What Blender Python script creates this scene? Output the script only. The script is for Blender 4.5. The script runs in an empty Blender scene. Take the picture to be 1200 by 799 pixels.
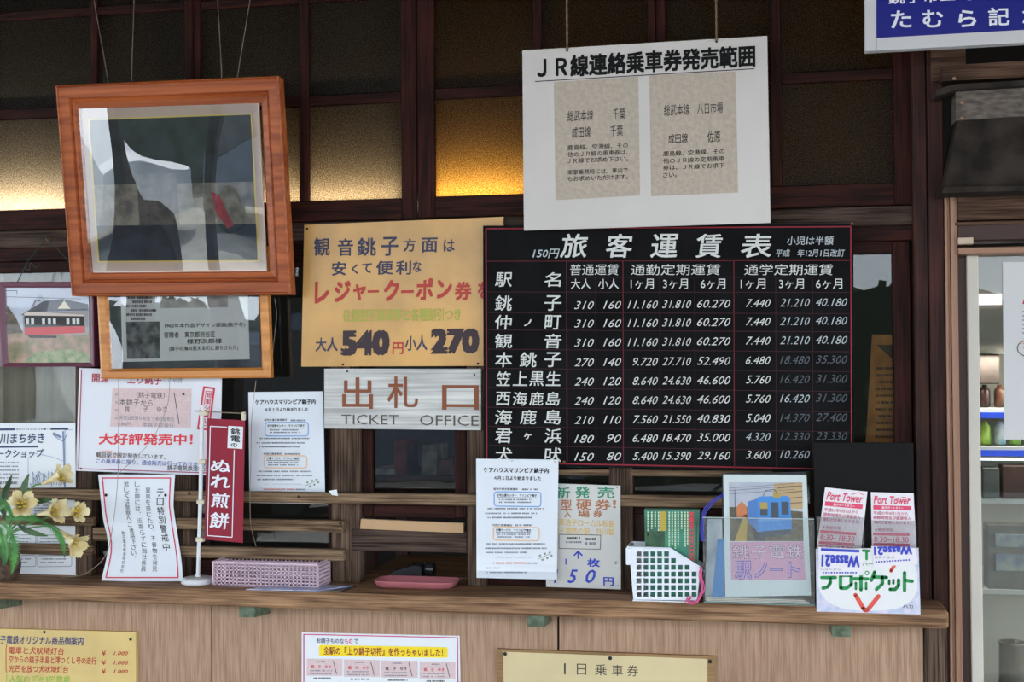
import bpy, bmesh, math, random
from mathutils import Vector, Matrix
random.seed(7)
SC = bpy.context.scene
COL = SC.collection

# ------------------------------------------------------------------ camera
F = 1500.0                                   # focal length in pixels of a 1200 px wide frame
YAW, PITCH, ROLL = math.radians(10.9), 27.5/1500, -0.0065
CAM = Vector((0.616, -3.2, 1.5))
R = (Matrix.Rotation(YAW, 4, 'Z') @ Matrix.Rotation(math.pi/2 + PITCH, 4, 'X') @ Matrix.Rotation(ROLL, 4, 'Z'))
cd = bpy.data.cameras.new('camera'); cam = bpy.data.objects.new('camera', cd); COL.objects.link(cam)
cd.sensor_width = 36; cd.lens = F*36/1200; cd.clip_start = .05
cam.matrix_world = Matrix.Translation(CAM) @ R
SC.camera = cam

# ------------------------------------------------------------------ light
w = bpy.data.worlds.new('sky'); SC.world = w; w.use_nodes = True
bg = w.node_tree.nodes['Background']; bg.inputs[0].default_value = (.80, .90, 1.0, 1); bg.inputs[1].default_value = 2.9
SC.view_settings.view_transform = 'Standard'; SC.view_settings.look = 'None'
SC.view_settings.gamma = 1; SC.view_settings.use_curve_mapping = False
SC.view_settings.exposure = 1.0
sl_ = bpy.data.lights.new('sun', 'SUN'); sl_.energy = 5; sl_.angle = math.radians(.6); sl_.color = (1, .95, .86)
sun = bpy.data.objects.new('sun', sl_); COL.objects.link(sun); sun.rotation_euler = (math.radians(32), 0, math.radians(-28))
SC.cycles.use_denoising = True
SC.cycles.max_bounces = 8

def area(name, loc, rot, sx, sy, power, col):
    l = bpy.data.lights.new(name, 'AREA'); l.shape = 'RECTANGLE'; l.size = sx; l.size_y = sy
    l.energy = power; l.color = col
    o = bpy.data.objects.new(name, l); COL.objects.link(o); o.location = loc; o.rotation_euler = rot
    return o

# ------------------------------------------------------------------ materials
def lin(c):
    return tuple(((v/255)/12.92 if v/255 <= .04045 else ((v/255+.055)/1.055)**2.4) for v in c) + (1,)
_M = {}
def mat(key, c, rough=.6, metal=0, emit=0, spec=.5, bump=0, bscale=60, var=0, vscale=12, stretch=(1,1,1), c2=None):
    if key in _M: return _M[key]
    m = bpy.data.materials.new(key); m.use_nodes = True; nt = m.node_tree; b = nt.nodes['Principled BSDF']
    b.inputs['Base Color'].default_value = lin(c); b.inputs['Roughness'].default_value = rough
    b.inputs['Metallic'].default_value = metal; b.inputs['Specular IOR Level'].default_value = spec
    if emit:
        b.inputs['Emission Color'].default_value = lin(c); b.inputs['Emission Strength'].default_value = emit
    if var or bump or c2:
        tc = nt.nodes.new('ShaderNodeTexCoord'); mp = nt.nodes.new('ShaderNodeMapping'); mp.inputs['Scale'].default_value = stretch
        nt.links.new(tc.outputs['Object'], mp.inputs[0])
        n = nt.nodes.new('ShaderNodeTexNoise'); n.inputs['Scale'].default_value = vscale; n.inputs['Detail'].default_value = 5
        nt.links.new(mp.outputs[0], n.inputs[0])
        if var or c2:
            r = nt.nodes.new('ShaderNodeValToRGB'); d = c2 or tuple(max(0, v*(1-var)) for v in c)
            r.color_ramp.elements[0].position = .35; r.color_ramp.elements[1].position = .65
            r.color_ramp.elements[0].color = lin(d); r.color_ramp.elements[1].color = lin(c)
            nt.links.new(n.outputs[0], r.inputs[0]); nt.links.new(r.outputs[0], b.inputs['Base Color'])
        if bump:
            n2 = nt.nodes.new('ShaderNodeTexNoise'); n2.inputs['Scale'].default_value = bscale; n2.inputs['Detail'].default_value = 3
            nt.links.new(mp.outputs[0], n2.inputs[0])
            bp = nt.nodes.new('ShaderNodeBump'); bp.inputs['Strength'].default_value = bump; bp.inputs['Distance'].default_value = .002
            nt.links.new(n2.outputs[0], bp.inputs['Height']); nt.links.new(bp.outputs[0], b.inputs['Normal'])
    _M[key] = m; return m

def wood(key, light, dark, axis='x', rough=.6, grain=26, bump=.5, stain=.35, spec=.35):
    """streaky timber: two stretched noises for grain, one broad one for patina"""
    if key in _M: return _M[key]
    m = bpy.data.materials.new(key); m.use_nodes = True; nt = m.node_tree; N = nt.nodes; L = nt.links
    b = N['Principled BSDF']; b.inputs['Roughness'].default_value = rough; b.inputs['Specular IOR Level'].default_value = spec
    tc = N.new('ShaderNodeTexCoord')
    def noise(sc, scale, det):
        mp = N.new('ShaderNodeMapping'); mp.inputs['Scale'].default_value = sc
        L.new(tc.outputs['Object'], mp.inputs[0])
        n = N.new('ShaderNodeTexNoise'); n.inputs['Scale'].default_value = scale; n.inputs['Detail'].default_value = det
        L.new(mp.outputs[0], n.inputs[0]); return n
    s = (.022, 1, 1) if axis == 'x' else (1, 1, .014)
    g1 = noise(s, grain*11, 4); g2 = noise(tuple(v if v == 1 else .09 for v in s), grain*2.2, 4); p = noise((1,1,1), 5, 4)
    mx = N.new('ShaderNodeMath'); mx.operation = 'MULTIPLY_ADD'; mx.inputs[1].default_value = .55; L.new(g1.outputs[0], mx.inputs[0])
    m2 = N.new('ShaderNodeMath'); m2.operation = 'MULTIPLY'; m2.inputs[1].default_value = .45; L.new(g2.outputs[0], m2.inputs[0]); L.new(m2.outputs[0], mx.inputs[2])
    r = N.new('ShaderNodeValToRGB'); r.color_ramp.elements[0].position = .4; r.color_ramp.elements[1].position = .6
    r.color_ramp.elements[0].color = lin(dark); r.color_ramp.elements[1].color = lin(light); L.new(mx.outputs[0], r.inputs[0])
    r2 = N.new('ShaderNodeValToRGB'); r2.color_ramp.elements[0].position = .3; r2.color_ramp.elements[1].position = .7
    v = 1-stain; r2.color_ramp.elements[0].color = (v, v, v, 1); r2.color_ramp.elements[1].color = (1,1,1,1); L.new(p.outputs[0], r2.inputs[0])
    mm = N.new('ShaderNodeMixRGB'); mm.blend_type = 'MULTIPLY'; mm.inputs[0].default_value = 1
    L.new(r.outputs[0], mm.inputs[1]); L.new(r2.outputs[0], mm.inputs[2]); L.new(mm.outputs[0], b.inputs['Base Color'])
    bp = N.new('ShaderNodeBump'); bp.inputs['Strength'].default_value = bump; bp.inputs['Distance'].default_value = .0015
    L.new(mx.outputs[0], bp.inputs['Height']); L.new(bp.outputs[0], b.inputs['Normal'])
    _M[key] = m; return m

def clear_glass(key, tint=(1,1,1), refl=1.0, wob=0, wscale=4, rough=0.0, opacity=0.0, oc=(200,200,200)):
    """thin pane: straight-through transmission plus Fresnel reflection"""
    if key in _M: return _M[key]
    m = bpy.data.materials.new(key); m.use_nodes = True; nt = m.node_tree; N = nt.nodes; L = nt.links
    N.remove(N['Principled BSDF']); out = N['Material Output']
    t = N.new('ShaderNodeBsdfTransparent'); t.inputs[0].default_value = tuple(tint)+(1,)
    g = N.new('ShaderNodeBsdfGlossy'); g.inputs['Roughness'].default_value = rough
    f = N.new('ShaderNodeFresnel'); f.inputs[0].default_value = 1.5
    mu = N.new('ShaderNodeMath'); mu.operation = 'MULTIPLY'; mu.inputs[1].default_value = refl; mu.use_clamp = True; L.new(f.outputs[0], mu.inputs[0])
    mx = N.new('ShaderNodeMixShader'); L.new(mu.outputs[0], mx.inputs[0]); L.new(t.outputs[0], mx.inputs[1]); L.new(g.outputs[0], mx.inputs[2])
    last = mx
    if opacity:
        d = N.new('ShaderNodeBsdfDiffuse'); d.inputs[0].default_value = lin(oc)
        m3 = N.new('ShaderNodeMixShader'); m3.inputs[0].default_value = opacity; L.new(mx.outputs[0], m3.inputs[1]); L.new(d.outputs[0], m3.inputs[2]); last = m3
    L.new(last.outputs[0], out.inputs[0])
    if wob:
        tc = N.new('ShaderNodeTexCoord'); n = N.new('ShaderNodeTexNoise'); n.inputs['Scale'].default_value = wscale; n.inputs['Detail'].default_value = 0
        L.new(tc.outputs['Object'], n.inputs[0]); bp = N.new('ShaderNodeBump'); bp.inputs['Distance'].default_value = wob; bp.inputs['Strength'].default_value = 1
        L.new(n.outputs[0], bp.inputs['Height']); L.new(bp.outputs[0], g.inputs['Normal']); L.new(bp.outputs[0], f.inputs['Normal'])
    _M[key] = m; return m

def frosted(key, c, speck):
    """pebbled obscure glass that scatters the light arriving from the office side"""
    if key in _M: return _M[key]
    m = bpy.data.materials.new(key); m.use_nodes = True; nt = m.node_tree; N = nt.nodes; L = nt.links
    N.remove(N['Principled BSDF']); out = N['Material Output']
    tc = N.new('ShaderNodeTexCoord'); v = N.new('ShaderNodeTexNoise'); v.inputs['Scale'].default_value = 420; v.inputs['Detail'].default_value = 1
    L.new(tc.outputs['Object'], v.inputs[0])
    r = N.new('ShaderNodeValToRGB'); r.color_ramp.elements[0].position = .38; r.color_ramp.elements[1].position = .66
    r.color_ramp.elements[0].color = lin(tuple(x*.78 for x in c)); r.color_ramp.elements[1].color = lin(speck); L.new(v.outputs[0], r.inputs[0])
    t = N.new('ShaderNodeBsdfTranslucent'); L.new(r.outputs[0], t.inputs[0])
    g = N.new('ShaderNodeBsdfGlossy'); g.inputs['Roughness'].default_value = .35; g.inputs[0].default_value = (.5,.5,.5,1)
    bp = N.new('ShaderNodeBump'); bp.inputs['Distance'].default_value = .002; bp.inputs['Strength'].default_value = .5
    L.new(v.outputs[0], bp.inputs['Height']); L.new(bp.outputs[0], g.inputs['Normal'])
    mx = N.new('ShaderNodeMixShader'); mx.inputs[0].default_value = .018; L.new(t.outputs[0], mx.inputs[1]); L.new(g.outputs[0], mx.inputs[2])
    L.new(mx.outputs[0], out.inputs[0]); _M[key] = m; return m

# ------------------------------------------------------------------ geometry of the view
RAY = R.to_3x3()
class PL:                                    # a plane facing the street: y = y0 - tilt*(z-z0)
    def __init__(s, y0, tilt=0, z0=0): s.y0, s.tilt, s.z0 = y0, tilt, z0
def P(px, py, pl=0, h=0):
    if not isinstance(pl, PL): pl = PL(pl)
    d = RAY @ Vector(((px-600)/F, -(py-399.5)/F, -1))
    t = (pl.y0 - h - CAM.y - pl.tilt*(CAM.z-pl.z0)) / (d.y + pl.tilt*d.z)
    return CAM + d*t
def PZ(px, py, z):                           # the point of a horizontal surface seen at a pixel
    d = RAY @ Vector(((px-600)/F, -(py-399.5)/F, -1))
    return CAM + d*((z-CAM.z)/d.z)

# ------------------------------------------------------------------ object helpers
BASE = {}
def tag(o, label=None, cat=None, group=None, kind=None):
    if label: o['label'] = label
    if cat: o['category'] = cat
    if group: o['group'] = group
    if kind: o['kind'] = kind
    return o
def thing(name, loc, label=None, cat=None, group=None, kind=None):
    o = bpy.data.objects.new(name, None); COL.objects.link(o); o.location = loc; o.empty_display_size = .05
    BASE[o] = Vector(loc); return tag(o, label, cat, group, kind)
def obj(name, vs, fs, m, parent=None, smooth=False, base=None, label=None):
    me = bpy.data.meshes.new(name)
    if parent is not None: b = BASE[parent]
    elif base is not None: b = Vector(base)
    else: b = Vector((0,0,0))
    me.from_pydata([tuple(Vector(v)-b) for v in vs], [], fs); me.materials.append(m)
    if smooth: me.polygons.foreach_set('use_smooth', [True]*len(me.polygons))
    me.update()
    o = bpy.data.objects.new(name, me); COL.objects.link(o)
    if parent is not None: o.parent = parent
    else: o.location = b
    BASE[o] = b
    if label: o['label'] = label
    return o
class MB:
    def __init__(s): s.v, s.f = [], []
    def add(s, vs, fs):
        n = len(s.v); s.v += [Vector(v) for v in vs]; s.f += [tuple(i+n for i in f) for f in fs]; return s
    def box(s, x0, x1, y0, y1, z0, z1, bev=0):
        if x1 < x0: x0, x1 = x1, x0
        if y1 < y0: y0, y1 = y1, y0
        if z1 < z0: z0, z1 = z1, z0
        bm = bmesh.new(); bmesh.ops.create_cube(bm, size=1)
        for v in bm.verts: v.co = Vector(((x0+x1)/2+v.co.x*(x1-x0), (y0+y1)/2+v.co.y*(y1-y0), (z0+z1)/2+v.co.z*(z1-z0)))
        if bev: bmesh.ops.bevel(bm, geom=list(bm.edges), offset=min(bev, .3*min(x1-x0, y1-y0, z1-z0)), segments=1, affect='EDGES')
        bm.verts.index_update(); s.add([v.co.copy() for v in bm.verts], [[v.index for v in f.verts] for f in bm.faces]); bm.free(); return s
    def slab(s, pts, d):                     # front polygon (counter-clockwise from the street) pushed back by vector d
        n = len(pts); d = Vector(d); a = [Vector(p) for p in pts]; b = [p+d for p in a]
        return s.add(a+b, [tuple(range(n))] + [tuple(reversed(range(n, 2*n)))] + [(i, n+i, n+(i+1) % n, (i+1) % n) for i in range(n)])
    def tube(s, path, r, n=6, caps=True):
        path = [Vector(p) for p in path]; rs = r if isinstance(r, (list, tuple)) else [r]*len(path); rings = []
        up = Vector((.13, .2, 1)).normalized()
        for i, p in enumerate(path):
            t = (path[min(i+1, len(path)-1)] - path[max(i-1, 0)]).normalized()
            a = t.cross(up); a = a.normalized() if a.length > 1e-4 else t.cross(Vector((1,0,0))).normalized(); b = t.cross(a)
            rings.append([p + a*math.cos(2*math.pi*k/n)*rs[i] + b*math.sin(2*math.pi*k/n)*rs[i] for k in range(n)])
        v = [q for r_ in rings for q in r_]; f = []
        for i in range(len(path)-1):
            for k in range(n): f.append((i*n+k, i*n+(k+1) % n, (i+1)*n+(k+1) % n, (i+1)*n+k))
        if caps: f += [tuple(reversed(range(n))), tuple(range(len(v)-n, len(v)))]
        return s.add(v, f)
    def lathe(s, c, prof, n=24, sx=1, sy=1):
        c = Vector(c); v = []; f = []
        for r, z in prof:
            v += [c+Vector((r*math.cos(2*math.pi*k/n)*sx, r*math.sin(2*math.pi*k/n)*sy, z)) for k in range(n)]
        for i in range(len(prof)-1):
            for k in range(n): f.append((i*n+k, i*n+(k+1) % n, (i+1)*n+(k+1) % n, (i+1)*n+k))
        f += [tuple(reversed(range(n))), tuple(range(len(v)-n, len(v)))]
        return s.add(v, f)
    def build(s, name, m, parent=None, **k): return obj(name, s.v, s.f, m, parent, **k)
def wbox(name, m, parent, x0, yt, x1, yb, yf, yback, bev=.002, **k):
    """axis-aligned timber whose street face covers the pixels x0..x1, yt..yb (heights read at its left end)"""
    ym = (yt+yb)/2; a = P(x0, yt, yf); b = P(x0, yb, yf)
    return MB().box(P(x0, ym, yf).x, P(x1, ym, yf).x, yf, yback, b.z, a.z, bev).build(name, m, parent, **k)
def catmull(pts, n=8):
    pts = [Vector(p) for p in pts]; out = []
    q = [pts[0]*2-pts[1]] + pts + [pts[-1]*2-pts[-2]]
    for i in range(1, len(q)-2):
        for k in range(n):
            t = k/n; a, b, c, d = q[i-1], q[i], q[i+1], q[i+2]
            out.append(.5*((2*b)+(c-a)*t+(2*a-5*b+4*c-d)*t*t+(3*b-a-3*c+d)*t**3))
    out.append(pts[-1]); return out
def interp(tab, y):
    if y <= tab[0][0]: return tab[0][1]
    for (a, va), (b, vb) in zip(tab, tab[1:]):
        if y <= b: return va+(vb-va)*(y-a)/(b-a)
    return tab[-1][1]

# ------------------------------------------------------------------ lettering
_G = {}
def glyph(s, bold=0, shear=0):
    k = (s, bold, shear)
    if k in _G: return _G[k]
    c = bpy.data.curves.new('t', 'FONT'); c.body = s; c.size = 1; c.offset = bold; c.shear = shear; c.resolution_u = 2
    o = bpy.data.objects.new('t', c); COL.objects.link(o)
    dg = bpy.context.evaluated_depsgraph_get(); me = o.evaluated_get(dg).to_mesh()
    v = [(p.co.x, p.co.y) for p in me.vertices]; f = [tuple(p.vertices) for p in me.polygons]
    o.evaluated_get(dg).to_mesh_clear(); bpy.data.objects.remove(o); bpy.data.curves.remove(c)
    if v:
        x0 = min(a for a, _ in v); x1 = max(a for a, _ in v); y0 = min(b for _, b in v); y1 = max(b for _, b in v)
    else: x0 = y0 = 0; x1 = y1 = 1
    _G[k] = (v, f, x0, x1, y0, y1); return _G[k]

class Board:
    """a flat or gently curled sheet; pixel corners TL, TR, BR, BL on plane pl; prints collect per (name, material)"""
    def __init__(s, c, pl=0, warp=None, depth=None):
        s.c = c; s.pl = pl if isinstance(pl, PL) else PL(pl); s.b = {}; s.warp = warp; s.depth = depth
        (ax, ay), (bx, by), (cx, cy), (dx, dy) = c
        s.vert = False; s.k = 0; s.st = (by-ay)/(bx-ax); s.sb = (cy-dy)/(cx-dx); s.ay, s.dy = ay, dy; s.lean = (dx-ax)/(dy-ay)
    def slope(s, y): return s.st + (s.sb-s.st)*(y-s.ay)/(s.dy-s.ay)
    def at(s, px, py, h=.0006):
        if s.warp:
            l, r = interp(s.warp[0], py), interp(s.warp[1], py); l0, r0 = s.warp[0][0][1], s.warp[1][0][1]
            px = l + (px-l0)/(r0-l0)*(r-l)
        if s.depth: return P(px, py, s.pl.y0 - interp(s.depth, py), h)
        return P(px, py, s.pl, h)
    def newname(s, name): s.k += 1; return '%s#%d' % (name, s.k)
    def _b(s, name, m): return s.b.setdefault((name, m.name), (MB(), m))[0]
    def text(s, t, x0, x1, y0, y1, m, bold=0, shear=0, name='lettering', rot=False, h=.0009, slope=None):
        bs = bold if bold > .009 else 0; e_ = bs*.85
        v, f, a0, a1, b0, b1 = glyph(t, 0 if bs else bold, shear)
        if not v: return
        a0 -= e_; a1 += e_; b0 -= e_; b1 += e_
        if x1 is None: x1 = x0 + (y1-y0)*(a1-a0)/(b1-b0)
        sl = s.slope((y0+y1)/2) if slope is None else slope; out = []
        ln = 0 if s.warp else s.lean
        if name == 'lettering' and not s.vert: name = s.newname(name)
        for i_, (ox, oy) in enumerate(((0,0), (-e_,-e_), (e_,-e_), (-e_,e_), (e_,e_)) if bs else ((0,0),)):
            out = []
            for x, y in v:
                u = (x+ox-a0)/(a1-a0); w_ = (b1-y-oy)/(b1-b0)
                if rot: u, w_ = 1-u, 1-w_
                qy = w_*(y1-y0); px = x0+u*(x1-x0)+ln*qy
                out.append(s.at(px, y0+qy+sl*u*(x1-x0), h+i_*.00003))
            s._b(name, m).add(out, f)
    def vtext(s, t, xc, y0, y1, w_, m, dx=0, bold=0, name='lettering'):
        n = len(t); st = (y1-y0)/n; s.vert = True; name = s.newname(name)
        for i, ch in enumerate(t):
            x = xc+dx*i/max(1, n-1); y = y0+st*i
            if ch in ' 　': continue
            if ch in '、。': s.text(ch, x+w_*.2, x+w_*.5, y, y+st*.3, m, bold, name=name)
            elif ch in 'ー': s.poly([(x-w_*.07, y+st*.1), (x+w_*.07, y+st*.1), (x+w_*.07, y+st*.8), (x-w_*.07, y+st*.8)], m, name)
            else: s.text(ch, x-w_/2, x+w_/2, y+st*.06, y+st*.92, m, bold, name=name)
        s.vert = False
    def poly(s, pts, m, name='print', h=.0005):
        s._b(name, m).add([s.at(x, y, h) for x, y in reversed(pts)], [tuple(range(len(pts)))])
    def rect(s, x0, y0, x1, y1, m, name='print', h=.0005):
        k = s.slope(y0)*(x1-x0); k2 = s.slope(y1)*(x1-x0)
        s.poly([(x0, y0), (x1, y0+k), (x1, y1+k2), (x0, y1)], m, name, h)
    def line(s, pts, wd, m, name='print', h=.0008, closed=False):
        b = s._b(name, m); pts = list(pts)+([pts[0]] if closed else [])
        for (xa, ya), (xb, yb) in zip(pts, pts[1:]):
            L = math.hypot(xb-xa, yb-ya) or 1; nx, ny = -(yb-ya)/L*wd/2, (xb-xa)/L*wd/2
            b.add([s.at(x, y, h) for x, y in ((xa+nx, ya+ny), (xb+nx, yb+ny), (xb-nx, yb-ny), (xa-nx, ya-ny))], [(0,1,2,3)])
        if wd > 1.4:
            for x, y in pts: b.add([s.at(x+wd/2*math.cos(k*.785), y+wd/2*math.sin(k*.785), h) for k in range(8)], [tuple(range(8))])
    def rrect(s, x0, y0, x1, y1, wd, m, r=2, name='print', fill=False):
        pts = []
        for cx, cy, a in ((x1-r, y0+r, -90), (x1-r, y1-r, 0), (x0+r, y1-r, 90), (x0+r, y0+r, 180)):
            for k in range(4):
                t = math.radians(a+k*30); pts.append((cx+r*math.cos(t), cy+r*math.sin(t)))
        pts = [(x, y+s.slope(y)*(x-x0)) for x, y in pts]
        if fill: s.poly(pts, m, name)
        else: s.line(pts, wd, m, name, closed=True)
    def dashes(s, x0, x1, y, hgt, m, seed=0, name='small_print'):
        """print too fine to read: short marks the size of its characters"""
        rn = random.Random(seed*91+int(y*10)); x = x0
        while x < x1-.6:
            wd = rn.uniform(.5, 1.5)
            if rn.random() < .88: s.rect(x, y+rn.uniform(0, .25), min(x+wd, x1), y+hgt, m, name, .0007)
            x += wd+rn.uniform(.25, .6)
    def slab(s, name, m, th, label=None, cat=None, parent=None, n=1, bev=False, **k):
        c = s.c; b = MB(); base = P(*c[3], s.pl)
        if n == 1 and not s.warp and not s.depth:
            b.slab([P(*c[3], s.pl), P(*c[2], s.pl), P(*c[1], s.pl), P(*c[0], s.pl)], (0, th, 0))
        else:
            v = []; f = []
            for i in range(n+1):
                t = i/n
                if s.warp: y = s.ay+(s.dy-s.ay)*t; xl, xr = s.warp[0][0][1], s.warp[1][0][1]; yl = y; yr = y
                else: xl = c[0][0]+(c[3][0]-c[0][0])*t; xr = c[1][0]+(c[2][0]-c[1][0])*t; yl = c[0][1]+(c[3][1]-c[0][1])*t; yr = c[1][1]+(c[2][1]-c[1][1])*t
                a, q = s.at(xl, yl, 0), s.at(xr, yr, 0); d = Vector((0, th, 0)); v += [a, q, q+d, a+d]
            for i in range(n):
                for j in range(4): f.append((4*i+j, 4*i+4+j, 4*i+4+(j+1) % 4, 4*i+(j+1) % 4))
            f += [(0,1,2,3), (4*n+3, 4*n+2, 4*n+1, 4*n)]
            b.add(v, f)
        s.root = b.build(name, m, parent, base=base, smooth=False)
        if label: tag(s.root, label, cat, **k)
        return s.root
    def flush(s, parent=None):
        for (name, _), (b, m) in s.b.items():
            if not b.f: continue
            o = b.build(name.split('#')[0], m, parent or s.root)
            if name == 'small_print': o['kind'] = 'stuff'
        s.b = {}
def nail(parent, p, r=.003, m=None):
    return MB().lathe((0,0,0), [(r*.6, 0), (r, .0006), (r*.8, .002), (r*.2, .0028)], 8) and _nail(parent, p, r, m)
def _nail(parent, p, r, m):
    b = MB().lathe((0,0,0), [(r, 0), (r, .001), (r*.7, .002), (r*.2, .0026)], 8)
    b.v = [Vector(p)+Vector((v.x, -v.z, v.y)) for v in b.v]
    return b.build('nail', m or NAILM, parent)
NAILM = mat('nail_rust', (52,38,34), .6, .6)

# colours
M_red = wood('reddish_timber', (70,33,25), (30,15,12), 'z', .6, spec=.12)
M_redx = wood('reddish_timber_rail', (68,33,25), (29,15,12), 'x', .6, spec=.12)
M_pillar = wood('pillar_timber', (76,41,33), (38,23,19), 'z', .55, spec=.18)
M_grey = wood('weathered_post', (122,100,84), (58,44,36), 'z', .85, spec=.15)
M_greyx = wood('weathered_batten', (164,136,108), (84,64,48), 'x', .9, bump=.8, spec=.15)
M_lintel = wood('lintel_timber', (98,80,70), (46,34,29), 'x', .8, spec=.15)
M_ply = wood('plywood', (190,158,132), (158,124,100), 'z', .75, grain=44, bump=.12, stain=.14, spec=.2)
M_counter = wood('counter_timber', (184,142,106), (110,78,54), 'x', .7, bump=.5, stain=.35, spec=.25)
M_black = mat('matt_black', (22,20,20), .6)
M_ink = mat('black_ink', (18,18,20), .7, spec=.2)
M_inkred = mat('red_ink', (205,40,62), .6)
M_inkblue = mat('blue_ink', (38,62,170), .6)
M_white = mat('white_paper', (232,234,238), .75, bump=.15, bscale=8)
M_gloss = mat('glossy_sheet', (226,230,238), .3)
M_greyink = mat('grey_print', (120,122,135), .7)
M_cord = mat('thin_cord', (150,138,122), .8)
M_glassd = clear_glass('window_glass', (.8,.82,.8), 1.0, wob=.004, wscale=3)

# ================================================================== SETTING
M_int = mat('interior_paint', (40,35,32), .9)
MB().box(-4, 3.5, .0, 3.2, -.02, 0).build('floor', mat('office_floor', (80,70,60), .8))['kind'] = 'structure'
MB().box(-14, 14, -16, -.02, -.1, -.001).build('ground', mat('concrete_forecourt', (150,150,146), .9, var=.15, vscale=3))['kind'] = 'structure'
MB().box(-4, 3.5, 3.1, 3.2, 0, 3.2).build('wall_back', M_int)['kind'] = 'structure'
MB().box(-4.1, -4, .1, 3.2, 0, 3.2).build('wall_left', M_int)['kind'] = 'structure'
MB().box(3.5, 3.6, .1, 3.2, 0, 3.2).build('wall_right', M_int)['kind'] = 'structure'
cl = MB().box(-4, 3.5, .1, 3.2, 3.1, 3.2).build('ceiling', M_int); cl['kind'] = 'structure'
# the canopy over the forecourt, out of view, sized to shade the upper wall
M_canopy = wood('canopy_boards', (74,52,42), (40,28,24), 'x', .8)
MB().box(-7, 6, -4.7, .12, 2.62, 2.72).build('shade_roof', M_canopy)['kind'] = 'structure'

zt = {k: P(0, v, .01).z for k, v in dict(b1t=14, b1b=24, b2t=128, b2b=140, gb=246.5, rb=270).items()}
ztop = P(0, -110, .01).z
M_dim = frosted('obscure_glass', (206,172,126), (255,250,236))
M_warm = frosted('obscure_glass_amber', (204,150,82), (255,230,165))
upper = [('window_1', -30, 225, 105, 113, 22, 9, .012, M_dim), ('window_2', 225, 489, 350, 361, 9, 19, .022, M_dim),
         ('window_3', 489, 769, 625, 635, 20, 9, .012, M_warm), ('window_4', 769, 1069, 903, 916, 11, 22, .022, M_warm)]
def bar(name, parent, xa, xb, yf, yb, za, zb, m, bev=.002): return MB().box(xa, xb, yf, yb, za, zb, bev).build(name, m, parent)
for nm, x0, x1, m0, m1, sl, sr, yf, gm in upper:
    X = lambda px: P(px, 120, yf).x
    t = thing(nm, (X(x0), yf, zt['rb']), kind='structure')
    bar('stile', t, X(x0), X(x0+sl), yf, yf+.03, zt['rb'], ztop, M_red)
    bar('stile', t, X(x1-sr), X(x1)-.001, yf, yf+.03, zt['rb'], ztop, M_red)
    bar('rail', t, X(x0+sl), X(x1-sr), yf, yf+.03, zt['rb'], zt['gb'], M_redx)
    bar('rail', t, X(x0+sl), X(x1-sr), yf, yf+.03, ztop-.05, ztop, M_redx)
    bar('muntin', t, X(m0), X(m1), yf+.003, yf+.025, zt['gb'], ztop-.05, M_red)
    for a, b in ((x0+sl, m0), (m1, x1-sr)):
        for k in ('b1', 'b2'): bar('muntin', t, X(a), X(b), yf+.005, yf+.024, zt[k+'b'], zt[k+'t'], M_redx)
        for za, zb in ((zt['gb'], zt['b2b']), (zt['b2t'], zt['b1b']), (zt['b1t'], ztop-.05)):
            bar('pane', t, X(a)-.002, X(b)+.002, yf+.014, yf+.017, za-.002, zb+.002, gm, 0)
# wall above the openings and the lintel that carries them
MB().box(-4, 3.5, 0, .1, ztop, 3.1).build('wall_front', M_red)['kind'] = 'structure'
zl1, zl0 = P(0, 271, 0).z, P(0, 291, 0).z
xr = P(1072, 250, 0).x; xl = P(-60, 280, 0).x
MB().box(xl, xr, 0, .07, zl0, zl1-.0005, .003).build('trim_1', M_lintel)['kind'] = 'structure'
zr = P(0, 307, .015).z
# counter heights
zs = P(560, 687, 0).z
YS = -.15
# lower sashes
M_panel = wood('dark_panel', (74,50,42), (44,30,26), 'z', .7)
def sash(nm, x0, x1, sl, sr, zb, panes=1, yf=.02, glass=M_glassd, kick=None):
    X = lambda px: P(px, 500, yf).x
    t = thing(nm, (X(x0), yf, zb), kind='structure')
    bar('stile', t, X(x0), X(x0+sl), yf, yf+.03, zb, zr, M_red)
    bar('stile', t, X(x1-sr), X(x1), yf, yf+.03, zb, zr, M_red)
    bar('rail', t, X(x0+sl), X(x1-sr), yf, yf+.03, zb, zb+.05, M_redx)
    bar('rail', t, X(x0+sl), X(x1-sr), yf, yf+.03, zr-.03, zr, M_redx)
    z0 = zb+.05
    if kick:
        bar('rail', t, X(x0+sl), X(x1-sr), yf, yf+.03, kick, kick+.03, M_redx)
        bar('panel', t, X(x0+sl), X(x1-sr), yf+.012, yf+.02, z0, kick, M_panel, 0); z0 = kick+.03
    for i in range(panes):
        w0 = X(x0+sl); w1 = X(x1-sr); a = w0+(w1-w0)*i/panes; b = w0+(w1-w0)*(i+1)/panes
        if i: bar('muntin', t, a-.008, a+.008, yf+.003, yf+.026, z0, zr-.03, M_red)
        bar('pane', t, a, b, yf+.013, yf+.016, z0, zr-.03, glass, 0)
    return t
zk = P(600, 600, .02).z
MB().box(xl, xr, .005, .07, zr, zl0, .002).build('trim_2', M_redx)['kind'] = 'structure'
sash('window_5', -40, 98, 8, 10, zs, kick=None)
sash('window_6', 98, 392, 8, 8, zs, panes=2)
sash('window_8', 568, 728, 10, 14, zs, kick=zk)
sash('window_9', 728, 880, 14, 14, zs, kick=zk)
sash('window_10', 880, 1069, 14, 21, zs, kick=zk, panes=1)
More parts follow.
